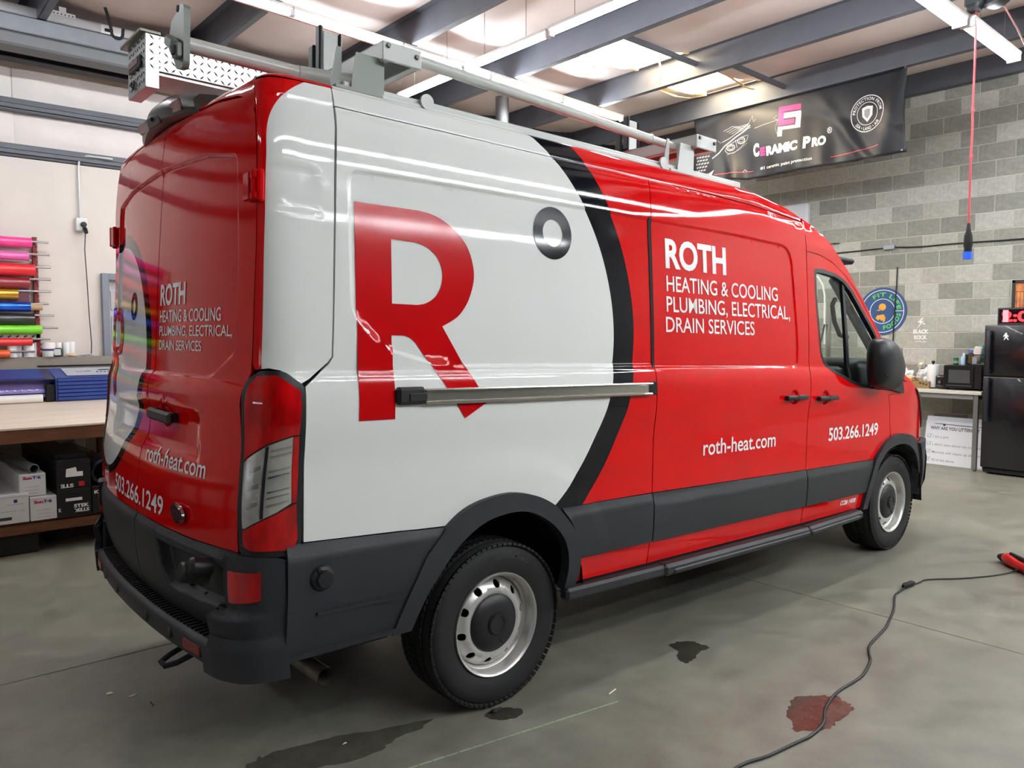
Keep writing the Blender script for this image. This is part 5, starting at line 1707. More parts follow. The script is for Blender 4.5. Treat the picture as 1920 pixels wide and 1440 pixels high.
bm = nb(); bx(bm, XB, 3.6, ty + .02, ty + .16, 4.43, 4.578, .01); obj('valance', lo(bm, Od), mat('valance_grey', (132, 136, 142), .5, var=.05), dt, 0)
bm = nb(); bx(bm, XB, 3.6, ty + .04, ty + .30, 4.30, 4.43, .02); obj('lower_valance', lo(bm, Od), mat('valance_dark', (102, 105, 108), .5, var=.05), dt, 0)
bm = nb(); bx(bm, .74, .95, ty - .012, ty - .004, 4.645, 4.685); bx(bm, .81, .87, ty - .014, ty - .006, 4.68, 4.73); br = obj('bracket', lo(bm, Od), mat('bracket_galv', (214, 216, 218), .4, metal=.4), dt, 0)
bm = nb()
for k in range(6): box(bm, (.765 + k * .032, ty - .014, 4.662), (.010, .006, .010))
obj('bracket_holes', lo(bm, Od), BLK, dt, 0)
bm = nb(); bx(bm, 1.17, 1.36, ty - .008, ty - .002, 4.575, 4.655); obj('splice_plate', lo(bm, Od), mat('bracket_galv'), dt, 0)
bm = nb(); bx(bm, 1.205, 1.275, ty - .02, ty - .008, 4.595, 4.625, .004); obj('latch', lo(bm, Od), BLK, dt, 0)
hx0 = 1.145
bm = nb(); pts = [(hx0, 4.9, 4.72), (hx0 + .03, 4.9, 4.62), (hx0 + .05, 4.9, 4.52)] + [(hx0 + .05 + .05 - .05 * math.cos(a), 4.9, 4.50 - .05 * math.sin(a)) for a in np.linspace(.2, PI, 8)] + [(hx0 + .155, 4.9, 4.56)]
for i in range(len(pts) - 1): bar(bm, pts[i], pts[i + 1], .028, .007, 0, 0, (0, 1, 0))
tag(obj('hanging_hook', bm, BLK, None, 0), 'black J-shaped hook hanging in front of the galvanised door track', 'hook')
bm = nb(); tube(bm, [(5.95, 4.75, 4.30), (5.95, 4.75, 4.86)], .09, 24)
tag(obj('flue_pipe', bm, mat('flue_galv', (150, 152, 152), .35, metal=.8), None, 60), 'round galvanised flue pipe rising into the ceiling behind the van roof', 'pipe')
# ------------------------------------------------------------------ fridge and counter
FRK = mat('fridge_black', (16, 16, 20), .22, coat=.3, bump=.06, bscale=400)
FX, FY = 8.93, -.185          # front face and left edge
fr = empty('fridge', (9.25, -.56, 0), 'black two-door fridge standing against the block wall at the right edge', 'fridge')
Of = (9.25, -.56, 0)
bm = nb(); bx(bm, FX + .07, 9.56, FY - .74, FY, .03, 1.685, .006); obj('cabinet', lo(bm, Of), FRK, fr, 0)
bm = nb(); bx(bm, FX, FX + .065, FY - .74, FY, 1.118, 1.688, .012, 0, 2); obj('freezer_door', lo(bm, Of), FRK, fr, 40)
bm = nb(); bx(bm, FX, FX + .065, FY - .74, FY, .075, 1.108, .012, 0, 2); obj('fridge_door', lo(bm, Of), FRK, fr, 40)
for z0, z1 in ((1.135, 1.63), (.60, 1.10)):
    bm = nb(); bx(bm, FX - .055, FX - .03, FY - .075, FY - .035, z0, z1, .008, 0, 2); bx(bm, FX - .04, FX + .004, FY - .072, FY - .038, z0, z0 + .05, .004); bx(bm, FX - .04, FX + .004, FY - .072, FY - .038, z1 - .05, z1, .004)
    obj('door_handle', lo(bm, Of), mat('handle_black', (30, 30, 36), .4), fr, 40)
bm = nb(); bx(bm, FX + .03, FX + .08, FY - .72, FY - .02, .02, .07, .004); obj('kick_grille', lo(bm, Of), BLK, fr, 0)
for y in (FY - .08, FY - .66):
    for x in (FX + .12, 9.48):
        bm = nb(); lathe(bm, [(0, 0), (.02, 0), (.02, .035), (0, .035)], 12, MT(x, y, 0)); obj('foot', lo(bm, Of), BLK, fr, 0)
def yz(y0, z0, sc=1.0, x=FX):      # drawing plane on a wall facing -x: u runs to the right as seen from the room (towards -y)
    def f(u, v): return np.stack([0 * u + x, y0 - u * sc, z0 + v * sc], -1)
    return f
def flatpoly(name, poly, m, par, f, holes=(), thick=.002):
    """thin flat piece: polygon on the drawing plane f with a little thickness"""
    V = [Vector((a, b, 0)) for a, b in poly]; allp = list(poly); loops = [V]
    for h in holes: loops.append([Vector((a, b, 0)) for a, b in h]); allp += list(h)
    tri = tessellate_polygon(loops)
    P = np.asarray(f(np.array([q[0] for q in allp]), np.array([q[1] for q in allp])), float)
    n = np.cross(np.asarray(f(np.array([1.]), np.array([0.])))[0] - np.asarray(f(np.array([0.]), np.array([0.])))[0], np.asarray(f(np.array([0.]), np.array([1.])))[0] - np.asarray(f(np.array([0.]), np.array([0.])))[0])
    n /= np.linalg.norm(n)
    k = len(P); bm = nb()
    a = [bm.verts.new(p + n * thick) for p in P]; b_ = [bm.verts.new(p) for p in P]
    for t in tri:
        try: bm.faces.new([a[i] for i in t])
        except ValueError: pass
    i0 = 0
    for lp in loops:
        L = len(lp)
        for i in range(L): bm.faces.new((a[i0 + i], a[i0 + (i + 1) % L], b_[i0 + (i + 1) % L], b_[i0 + i]))
        i0 += L
    return obj(name, bm, m, par, 0)
WHD = mat('decal_white', (238, 238, 238), .5)
st = [(-.025, .0), (-.012, .004), (.002, .03), (.018, .012), (.026, .0), (.034, .006), (.022, .028), (.012, .046), (.026, .040), (.034, .048), (.020, .066), (.008, .070), (.016, .082), (.006, .094), (-.010, .092), (-.012, .078), (-.026, .062), (-.030, .040), (-.020, .040), (-.014, .054), (-.006, .046), (-.014, .026)]
o = flatpoly('fridge_magnet', st, WHD, None, yz(FY - .215, 1.52, .85, FX - .001))
tag(o, 'small white figure-shaped magnet on the freezer door', 'magnet')

ct = empty('counter', (9.28, 1.0, 0), 'light laminate counter on grey metal legs along the block wall', 'counter')
Oc = (9.28, 1.0, 0)
LAM = mat('laminate_light', (206, 202, 194), .4, var=.04)
bm = nb(); bx(bm, 8.99, 9.555, -.155, 1.55, .885, .925, .004); obj('worktop', lo(bm, Oc), LAM, ct, 0)
bm = nb(); bx(bm, 9.02, 9.045, -.06, 1.5, .83, .885); bx(bm, 9.02, 9.55, -.10, -.075, .83, .885); obj('apron_rail', lo(bm, Oc), mat('rail_grey', (150, 150, 148), .4, metal=.3), ct, 0)
for x in (9.02, 9.50):
    for y in (-.10, 1.46):
        bm = nb(); bx(bm, x - .012, x + .03, y - .018, y + .032, .02, .885, .003); lathe(bm, [(0, 0), (.018, 0), (.018, .02), (0, .02)], 12, MT(x + .01, y + .005, 0))
        obj('leg', lo(bm, Oc), mat('leg_grey', (118, 118, 116), .45, metal=.3), ct, 0)
# microwave and what stands on it
mw = empty('microwave', (9.33, .085, .925), 'black microwave oven on the counter next to the fridge', 'microwave')
Om = (9.33, .085, .925)
MWK = mat('microwave_black', (18, 18, 20), .3, coat=.2)
bm = nb(); bx(bm, 9.13, 9.52, -.115, .305, .945, 1.218, .005); obj('case', lo(bm, Om), MWK, mw, 0)
bm = nb(); bx(bm, 9.105, 9.13, .0 - .03, .303, .955, 1.212, .006); obj('door', lo(bm, Om), MWK, mw, 0)
bm = nb(); bx(bm, 9.101, 9.106, .0 + .01, .245, 1.01, 1.165, .002); obj('door_window', lo(bm, Om), mat('mw_window', (74, 76, 78), .15), mw, 0)
bm = nb(); bx(bm, 9.105, 9.13, -.113, -.034, .955, 1.212, .004); obj('keypad', lo(bm, Om), mat('mw_keypad', (26, 26, 28), .3), mw, 0)
bm = nb(); bx(bm, 9.088, 9.104, .0 - .01, .27, .972, .986, .004); obj('handle', lo(bm, Om), mat('mw_trim', (60, 62, 66), .3), mw, 0)
bm = nb()
for x in (9.16, 9.49):
    for y in (-.08, .27): lathe(bm, [(0, 0), (.012, 0), (.012, .022), (0, .022)], 10, MT(x, y, .925))
obj('feet', lo(bm, Om), BLK, mw, 0)
def lathe_thing(name, prof, c, m, label, cat, n=20, group=None):
    bm = nb(); lathe(bm, prof, n); return tag(obj(name, bm, m, None, 50, c), label, cat, group)
zt = 1.219
o = lathe_thing('green_can', [(0, 0), (.026, 0), (.027, .004), (.027, .078), (.024, .084), (0, .084)], (9.25, .22, zt), mat('can_green', (24, 84, 52), .35), 'small dark green can on the microwave, left of the blue bottle', 'can')
bm = nb(); lathe(bm, [(.0272, .02), (.0272, .05)], 20); obj('can_label', bm, mat('can_label', (120, 160, 130), .4), o, 50)
o = lathe_thing('spray_bottle', [(0, 0), (.030, 0), (.032, .006), (.032, .085), (.022, .108), (.014, .114), (.014, .12), (0, .12)], (9.25, .135, zt), mat('bottle_blue', (170, 204, 232), .35), 'pale blue bottle with a white top standing on the microwave', 'bottle')
bm = nb(); lathe(bm, [(0, .143), (.010, .142), (.013, .12), (0, .12)], 16); obj('cap', bm, WHD, o, 50)
bk = empty('wire_basket', (9.27, .02, zt), 'dark wire basket holding packets on top of the microwave', 'basket')
Ob = (9.27, .02, zt)
WIRE = mat('basket_dark', (34, 30, 28), .5)
bm = nb()
for k in range(9):
    z = zt + .004 + k * .015
    for a, c in (((9.20, .098), (9.20, -.062)), ((9.20, .098), (9.36, .098)), ((9.36, .098), (9.36, -.062)), ((9.20, -.062), (9.36, -.062))): bar(bm, (*a, z), (*c, z), .004, .004 if k < 8 else .010)
for k in range(12):
    t = k / 11
    bar(bm, (9.20, .098 - .16 * t, zt), (9.20, .098 - .16 * t, zt + .125), .004, .004); bar(bm, (9.20 + .16 * t, .098, zt), (9.20 + .16 * t, .098, zt + .125), .004, .004)
bx(bm, 9.205, 9.355, -.06, .095, zt, zt + .006)
obj('wires', lo(bm, Ob), WIRE, bk, 0)
bm = nb(); bx(bm, 9.194, 9.199, -.025, .025, zt + .02, zt + .10); obj('basket_label', lo(bm, Ob), mat('bottle_grey', (150, 156, 166), .4), bk, 0)
def packet(c, s, rz, ry, m, label, cat='packet'):
    bm = nb(); box(bm, (0, 0, s[2] / 2), s, min(s) * .25, (Matrix.Rotation(rz, 3, 'Z') @ Matrix.Rotation(ry, 3, 'X')))
    return tag(obj('packet', bm, m, None, 0, c), label, cat, None)
packet((9.28, .0, zt + .02), (.05, .085, .20), .1, .15, mat('paper_pinkwhite', (236, 226, 222), .6), 'white packet sticking up out of the wire basket')
packet((9.31, -.035, zt + .03), (.03, .06, .21), 0, -.1, mat('packet_teal', (90, 160, 150), .6), 'teal and white packet at the back of the wire basket')
packet((9.25, .06, zt + .02), (.05, .05, .12), .2, .1, mat('packet_yellow', (226, 186, 70), .6), 'yellow packet at the left of the wire basket')
packet((9.30, .085, zt + .04), (.03, .05, .14), .2, .05, mat('packet_blue', (70, 104, 170), .6), 'blue packet behind the yellow one in the wire basket')
bm = nb(); prism(bm, circle(0, 0, .02, 16, rx=.03), 0, .012, M_YZ)
tag(obj('basket_tag', bm, mat('tag_brown', (70, 56, 46), .5), None, 0, (9.186, .035, zt + .128)), 'oval brown tag clipped to the rim of the wire basket', 'tag')
# toaster, paper towels, cardboard box, bags
tz = .926
bm = nb(); bx(bm, 9.18, 9.42, .315, .425, tz, tz + .165, .025, 0, 3)
to = tag(obj('toaster', bm, mat('toaster_black', (20, 20, 22), .25, coat=.3), None, 40), 'black toaster standing between microwave and paper towels', 'toaster')
bm = nb(); bx(bm, 9.165, 9.182, .345, .395, tz + .035, tz + .05, .004); lathe(bm, [(0, .012), (.018, .010), (.018, 0)], 16, MT(9.18, .37, tz + .085) @ Matrix.Rotation(-PI / 2, 4, 'Y')); obj('toaster_lever', bm, CHROME, to, 0)
pt = empty('paper_towel_stand', (9.27, .485, tz), 'white paper towel roll on a stand with a black knob', 'paper towels')
bm = nb(); lathe(bm, [(.02, .012), (.063, .012), (.064, .016), (.064, .285), (.063, .289), (.02, .289)], 28, closed=True); obj('towel_roll', bm, PAPW, pt, 50)
bm = nb(); lathe(bm, [(0, 0), (.075, 0), (.075, .01), (.008, .012), (.008, .30), (.018, .306), (.021, .32), (.014, .334), (0, .336)], 24); obj('stand', bm, BLK, pt, 50)
KRF = mat('kraft', (190, 156, 110), .8, var=.06)
kb = empty('cardboard_box', (9.25, .60, tz), 'open brown cardboard box on the counter left of the paper towels', 'box')
bm = nb()
bx(bm, 9.15, 9.40, .46 + .02, .70, 0, .004); bx(bm, 9.15, 9.154, .48, .70, 0, .085); bx(bm, 9.396, 9.40, .48, .70, 0, .085); bx(bm, 9.15, 9.40, .48, .484, 0, .085); bx(bm, 9.15, 9.40, .696, .70, 0, .085)
bmesh.ops.translate(bm, verts=bm.verts, vec=(-9.25, -.60, 0)); obj('tray', bm, mat('kraft_brown', (150, 122, 78), .8), kb, 0)
bm = nb(); bar(bm, (-.10, .10, .085), (-.16, .22, .10), .22, .004); bar(bm, (-.10, -.0, .086), (-.12, .02, .13), .16, .004); obj('flap', bm, KRF, kb, 0)
bm = nb()
for k in range(3): box(bm, (-.1015, -.09 + k * .035, .045 + .008 * k), (.004, .022, .022), .003)
obj('box_print', bm, INK, kb, 0)
crumple('plastic_bag', (9.30, .845, tz), .11, mat('bag_white', (236, 238, 240), .35), 'crumpled white plastic bag at the left of the counter', 'bag', 3, (1, 1.2, .9), 4)
crumple('plastic_bag', (9.47, .62, tz), .10, mat('bag_white'), 'smaller white plastic bag behind the cardboard box', 'bag', 3, (.8, 1.1, 1.1), 9)
crumple('snack_bag', (9.32, 1.02, tz), .12, mat('bag_pink', (206, 28, 84), .35), 'pink snack bag beside the van mirror on the counter', 'bag', 2, (.5, .9, 1.5), 6)
crumple('snack_bag', (9.40, .90, tz + .12), .08, mat('bag_orange', (222, 152, 110), .4), 'pale orange snack bag behind the white plastic bag', 'bag', 2, (.6, 1, 1), 12)
crumple('pastry', (9.16, .72, tz + .085), .04, mat('pastry', (226, 178, 96), .6), 'small yellow wrapped snack on top of the cardboard box', 'snack', 2, (1, 1.3, .6), 2)
# outlet above the counter
bm = nb(); bx(bm, XW - .012, XW, .70, .785, 1.155, 1.27, .003)
ow = tag(obj('counter_outlet', bm, mat('outlet_ivory', (196, 190, 172), .4), None, 0), 'ivory wall outlet with plugs above the counter', 'outlet')
bm = nb(); bx(bm, XW - .045, XW - .012, .72, .755, 1.19, 1.225, .006); tube(bm, [(XW - .03, .735, 1.19), (XW - .05, .76, 1.10), (XW - .06, .80, 1.0)], .004, 6); obj('plug', bm, WHD, ow, 0)
# sign boards leaning under the counter
SGN = mat('sign_white', (228, 230, 236), .45)
def board(label, x0, tilt, y0, y1, h, z=0.0):
    bm = nb(); bx(bm, 0, .006, y1, y0, 0, h, .001)
    o = obj('sign_board', bm, SGN, None, 0, (x0, 0, z)); o.rotation_euler = (0, tilt, 0)
    return tag(o, label, 'sign')
s2 = board('blank white sign board leaning behind the littering sign', 9.24, .17, .555, -.165, .585)
s1 = board('white sign board with a checklist on littering, leaning under the counter', 9.20, .155, .545, -.170, .535)
def sf(u, v): return np.stack([0 * u - .0012, .545 - u, v], -1)
TXT = mat('sign_text', (96, 88, 92), .5); TXT2 = mat('sign_text_grey', (140, 140, 150), .5); CHK = mat('check_green', (110, 156, 160), .5)
text_obj('sign_print', 'WHY ARE YOU LITTERING?', TXT, s1, sf, .055, .60, .425, .465, .03)
for k, (s, w) in enumerate((('I am a jerk', .18), ("I don't care about my community", .60), ('Mommy still cleans up after me', .56), ('All of the above', .26))):
    z = .325 - k * .095
    text_obj('sign_print', s, TXT2, s1, sf, .095, .095 + w, z, z + .030, .004)
    for a, c in (((.03, z + .0), (.03, z + .04)), ((.07, z), (.07, z + .04)), ((.03, z), (.07, z)), ((.03, z + .04), (.07, z + .04)), ((.038, z + .02), (.05, z + .006)), ((.05, z + .006), (.08, z + .048))):
        d = np.array(c) - np.array(a); n = np.array([-d[1], d[0]]) / np.hypot(*d) * .0018
        flatpoly('check_mark', [tuple(a + n), tuple(a - n), tuple(np.array(c) - n), tuple(np.array(c) + n)], CHK, s1, sf, thick=.0004)
bm = nb(); bar(bm, (-.004, .44, .499), (-.004, -.16, .489), .004, .006); box(bm, (-.006, .335, .486), (.006, .025, .018), .003); obj('sign_edge', bm, mat('edge_navy', (34, 36, 56), .5), s1, 0)

# ------------------------------------------------------------------ things on the block wall
WX = XW - .002
# round wall sign
rs = empty('round_sign', (XW, 1.255, 1.888), 'round blue sign with green lettering and an orange figure, behind the windscreen', 'sign')
NAVY = mat('sign_navy', (44, 78, 128), .5, var=.05); GRN = mat('sign_green', (96, 206, 92), .5); ORG = mat('sign_orange', (240, 166, 62), .5)
def rl(u, v): return np.stack([0 * u - .012, -u, v], -1)
def rl2(u, v): return np.stack([0 * u - .0125, -u, v], -1)
bm = nb(); prism(bm, circle(0, 0, .312, 72), -.011, -.001, M_YZ); obj('sign_disc', bm, NAVY, rs, 0)
def ring(name, r0, r1, m, par, f, a0=0, a1=2 * PI, n=56):
    if abs(a1 - a0) > 6.28: return flatpoly(name, circle(0, 0, r1, n), m, par, f, [circle(0, 0, r0, n)], .001)
    return flatpoly(name, circle(0, 0, r1, n, a0, a1) + circle(0, 0, r0, n, a0, a1)[::-1], m, par, f, (), .001)
ring('sign_ring', .272, .281, WHD, rs, rl); ring('sign_ring', .157, .165, WHD, rs, rl)
flatpoly('sign_line', [(.163, -.004), (.275, -.004), (.275, .004), (.163, .004)], WHD, rs, rl2, (), .001)
flatpoly('sign_line', [(-.163, -.004), (-.275, -.004), (-.275, .004), (-.163, .004)], WHD, rs, rl2, (), .001)
def arc_text(name, s, m, par, R, h, a_mid, width, f, inward=False, bold=.03):
    """text set along a circle of radius R (baseline); inward reads along the bottom"""
    def g(u, v):
        if not inward: a = a_mid + (width / 2 - u) / R; r = R + v
        else: a = a_mid - (width / 2 - u) / R; r = R - v
        return f(r * np.cos(a), r * np.sin(a))
    return text_obj(name, s, m, par, g, 0, width, 0, h, bold, (.012, 0), 0, 1.15)
arc_text('sign_letters', 'FIT LIFE', GRN, rs, .190, .055, PI * .36, .40, rl2)
arc_text('sign_letters', 'FOODS', GRN, rs, .245, .055, -PI * .26, .33, rl2, True)
flatpoly('figure_head', circle(.0, .055, .047, 28), ORG, rs, rl2, (), .001)
flatpoly('figure_head', [(-.03, .035), (-.075, .010), (-.05, .004), (-.02, .008), (.0, .012)], ORG, rs, rl2, (), .001)
flatpoly('figure_body', [(-.065, -.055), (-.02, -.048), (.02, -.040), (.045, -.085), (.035, -.135), (.012, -.15), (.012, -.105), (-.004, -.13), (-.03, -.10), (-.05, -.12), (-.085, -.09)], ORG, rs, rl2, (), .001)
# coffee sticker
br = empty('wall_sticker', (XW, .76, 1.62), 'white coffee bar sticker with a lightning bolt on the block wall', 'sticker')
def brf(u, v): return np.stack([0 * u - .003, -u, v], -1)
text_obj('sticker_print', 'BLACK', WHD, br, brf, -.098, .092, -.028, .026, .06)
text_obj('sticker_print', 'ROCK', WHD, br, brf, -.086, .076, -.100, -.048, .06)
text_obj('sticker_print', 'COFFEE BAR', WHD, br, brf, -.075, .065, -.138, -.118, .01)
flatpoly('bolt', [(.042, .215), (-.048, .112), (-.012, .112), (-.052, .035), (.030, .132), (-.006, .134), (.026, .168), (.008, .170)], WHD, br, brf, (), .001)
flatpoly('star', [(.03 + (.018 if k % 2 == 0 else .008) * math.sin(k * PI / 5), .098 + (.018 if k % 2 == 0 else .008) * math.cos(k * PI / 5)) for k in range(10)], WHD, br, brf, (), .001)
# framed picture
pf = empty('framed_picture', (XW, -.55, 1.93), 'black framed poster with a red car, on the wall above the fridge', 'picture')
def pp(u, v): return np.stack([0 * u - .012, -.0 - u, v], -1)
bm = nb()
for a in ((-.30, -.265, -.285, .285), (.265, .30, -.285, .285)): bx(bm, -.025, -.002, a[0], a[1], a[2], a[3], .003)
for a in ((-.30, .30, .25, .285), (-.30, .30, -.285, -.25)): bx(bm, -.025, -.002, a[0], a[1], a[2], a[3], .003)
obj('frame', bm, mat('frame_black', (42, 42, 40), .4), pf, 0)
flatpoly('print_ground', [(-.265, -.25), (.265, -.25), (.265, .25), (-.265, .25)], mat('print_orange', (226, 150, 84), .4, c2=(150, 60, 50), vscale=7), pf, pp, (), .001)
flatpoly('print_shape', [(-.26, -.25), (.26, -.25), (.26, -.10), (.1, -.02), (-.12, -.04), (-.2, -.10), (-.26, -.11)], mat('print_red', (176, 24, 60), .4), pf, lambda u, v: pp(u, v) - np.array([.002, 0, 0]), (), .001)
bm = nb()
for k in range(14): bx(bm, -.0145, -.0125, .25 - k * .036, .254 - k * .036, -.05, .15)
bx(bm, -.0145, -.0125, -.26, .26, .148, .153)
obj('print_lines', bm, mat('print_dark', (90, 40, 40), .5), pf, 0)
# white cabinet panel, conduit run, vertical cable
bm = nb(); bx(bm, XW - .07, XW, 2.31, 2.75, 2.96, 3.425, .006)
ep = tag(obj('panel_box', bm, mat('panel_white', (216, 216, 222), .4), None, 0), 'white metal panel box on the block wall above the van roof front', 'panel box')
bm = nb(); bx(bm, XW - .076, XW - .07, 2.325, 2.735, 2.975, 3.41, .003); obj('cover', bm, mat('panel_white'), ep, 0)
ypt = [5.9, 4.6, 3.4, 2.6, 1.85, 1.45, 1.25]
def run(pts): 
    bm = nb(); tube(bm, pts, .009, 8); return bm
wc = empty('surface_wiring', (XW, 1.18, 2.715), 'thin black surface cable with a grey junction box running along the block wall', 'wiring')
Ow = (XW, 1.18, 2.715)
rr_ = random.Random(2)
pts = [(XW - .012, 5.9, 2.70)] + [(XW - .012, y, 2.70 + rr_.uniform(-.008, .008)) for y in np.arange(5.5, 1.3, -.28)] + [(XW - .012, 1.25, 2.712)]
obj('cable_run', lo(run(pts), Ow), PLAS2, wc, 60)
pts = [(XW - .012, 1.11, 2.712), (XW - .012, .95, 2.698), (XW - .012, .78, 2.69)] + [(XW - .012, y, 2.685 + rr_.uniform(-.006, .010)) for y in np.arange(.5, -3.2, -.3)]
obj('cable_run', lo(run(pts), Ow), PLAS2, wc, 60)
bm = nb(); bx(bm, XW - .055, XW, 1.112, 1.25, 2.685, 2.745, .006); obj('junction_box', lo(bm, Ow), mat('box_galv', (150, 156, 162), .4, metal=.5), wc, 0)
bm = nb(); tube(bm, [(XW - .010, 1.077, 2.455), (XW - .010, 1.08, 2.2), (XW - .022, 1.09, 1.95), (XW - .020, 1.10, 1.6), (XW - .010, 1.105, 1.42), (XW - .01, 1.10, .5)], .008, 8)
tag(obj('wall_cable', bm, PLAS2, None, 60), 'vertical black cable running down the block wall across the round sign', 'cable')
bm = nb(); tube(bm, [(XW - .06, 1.93, 2.83), (XW + .0, 1.93, 2.83)], .012, 10); tube(bm, [(XW - .02, 1.86, 2.83), (XW - .02, 2.1, 2.83)], .008, 8)
tag(obj('pipe_stub', bm, BOLT, None, 60), 'short dark pipe stub on the block wall next to the van roof', 'pipe')
# LED clock on the fridge
lc = empty('led_clock', (9.02, -.50, 1.689), 'red LED display standing on top of the fridge', 'led display')
bm = nb(); bx(bm, -.03, .03, -.25, .21, 0, .19, .004); obj('case', bm, mat('led_case', (60, 60, 70), .4), lc, 0)
bm = nb(); bx(bm, -.034, -.030, -.235, .195, .02, .172); obj('face', bm, mat('led_face', (26, 8, 12), .15), lc, 0)
LEDM = mat('led_red', (255, 30, 36), .4, emit=3.0)
def lf(u, v): return np.stack([0 * u - .0362, .195 - u, v], -1)
text_obj('led_digits', '2:00', LEDM, lc, lf, .03, .40, .035, .150, .03)
bm = nb(); bx(bm, -.030, -.037, .10, .155, .03, .165); obj('led_ribbon', bm, mat('led_pink', (230, 180, 196), .4), lc, 0)

# ------------------------------------------------------------------ banner
bn = empty('banner', (8.33, 1.93, 4.15), 'black banner with white and pink print hanging from a purlin by the block wall', 'banner')
def bnf(u, v, d=0.0):
    """u 0..1 to the right, v 0..1 upwards"""
    u = np.asarray(u, float); v = np.asarray(v, float)
    y = 3.40 - 2.93 * u + .03 * np.sin(PI * v) * np.where(u < .5, -1, 1) * (1 - 4 * u * (1 - u))
    bot = 3.70 + .92 * (.05 - .12 * np.clip(u / .3, 0, 1))
    top = 3.70 + .92 * (.99 - .031 * u)
    z = bot + (top - bot) * v
    w = .035 * np.sin(13 * u + 4 * v) * (1 - v) + .05 * np.exp(-((u - .62 - .22 * (1 - v)) / .03) ** 2) * (1 - v) + .045 * np.exp(-((u - .10 - .14 * (1 - v)) / .035) ** 2) * (1 - v) + .05 * np.exp(-((u - 1.0 + .10 * (1 - v)) / .04) ** 2) + .012 * np.sin(60 * u) * (1 - v) ** 2 - .03 * np.exp(-((v - 1 + .45 * np.abs(u - .25) * 2) / .06) ** 2) * .3
    x = 8.33 - w - d
    return np.stack([x - 8.33, y - 1.93, z - 4.15], -1)
BK = mat('banner_black', (34, 35, 40), .42, spec=.4)
bm = nb(); nu, nv = 120, 28
G = [[None] * (nv + 1) for _ in range(nu + 1)]
uu, vv = np.meshgrid(np.linspace(0, 1, nu + 1), np.linspace(0, 1, nv + 1), indexing='ij')
P = bnf(uu, vv)
for i in range(nu + 1):
    for j in range(nv + 1): G[i][j] = bm.verts.new(P[i, j])
for i in range(nu):
    for j in range(nv): bm.faces.new((G[i][j], G[i + 1][j], G[i + 1][j + 1], G[i][j + 1]))
o = obj('cloth', bm, BK, bn, 60)
sol = o.modifiers.new('t', 'SOLIDIFY'); sol.thickness = .003; sol.offset = 1
def bd(u, vt):
    u = np.asarray(u, float); b_ = .05 - .12 * np.clip(u / .3, 0, 1); t_ = .99 - .031 * u
    return bnf(u, (np.asarray(vt, float) - b_) / (t_ - b_), .005)
BWH = mat('banner_white', (232, 230, 230), .5); BPK = mat('banner_pink', (252, 48, 132), .5); BGR = mat('banner_grey', (150, 152, 158), .5); BRD = mat('banner_red', (214, 70, 92), .5)
def btxt(s, x0, x1, z0, z1, m=BWH, bold=.03): return text_obj('banner_print', s, m, bn, bd, x0, x1, z0, z1, bold, (.02, .03))
btxt('C', .325, .356, .235, .415, BWH, .06); btxt('E', .361, .386, .228, .345, BPK, .07)
btxt('RAMIC', .392, .546, .215, .345, BWH, .06)
btxt('P', .570, .602, .211, .372, BWH, .06); btxt('RO', .608, .670, .214, .338, BWH, .06)
btxt('®', .673, .694, .355, .43, BWH, .01)
btxt('#1 ceramic paint protection', .359, .613, .043, .084, BWH, .012)
def bpoly(poly, m, name='banner_print', holes=()):
    bm = nb()
    pr_ = resample(poly, .015)
    P = bd(np.array([q[0] for q in pr_]), np.array([q[1] for q in pr_]))
    vs = [bm.verts.new(q) for q in P]
    for t in tessellate_polygon([[Vector((a, b, 0)) for a, b in pr_]]):
        try: bm.faces.new([vs[i] for i in t])
        except ValueError: pass
    return obj(name, bm, m, bn, 0)
# the pink and white sign above the name
def lg(poly): return [(.450 + .104 * a, .443 + .405 * b_ - .02 * a) for a, b_ in poly]
bpoly(lg([(0, 1), (1, 1), (1, .815), (.24, .815), (.24, .54), (.72, .54), (.72, .37), (0, .37)]), BPK)
bpoly(lg([(.24, .78), (1, .78), (1, .215), (.2, .215), (.2, 0), (0, 0), (0, .325), (.78, .325), (.78, .59), (.24, .59)]), BWH)
def stroke(pts, w, m=BGR):
    pts = [np.array(q, float) for q in pts]
    q = []
    for i in range(len(pts) - 1):
        k = max(1, int(np.hypot(*(pts[i + 1] - pts[i]) * np.array([1, .31])) / .012))
        q += [pts[i] + (pts[i + 1] - pts[i]) * j / k for j in range(k)]
    q.append(pts[-1]); bm = nb(); L = []
    for i, c in enumerate(q):
        d = (q[min(i + 1, len(q) - 1)] - q[max(i - 1, 0)]) * np.array([2.93, .92]); d = d / max(np.hypot(*d), 1e-9)
        n = np.array([-d[1] / 2.93, d[0] / .92]) * w / 2
        P = bd(np.array([c[0] + n[0], c[0] - n[0]]), np.array([c[1] + n[1], c[1] - n[1]]))
        L.append([bm.verts.new(P[0]), bm.verts.new(P[1])])
    for i in range(len(L) - 1): bm.faces.new((L[i][0], L[i][1], L[i + 1][1], L[i + 1][0]))
    return obj('banner_line', bm, m, bn, 0)
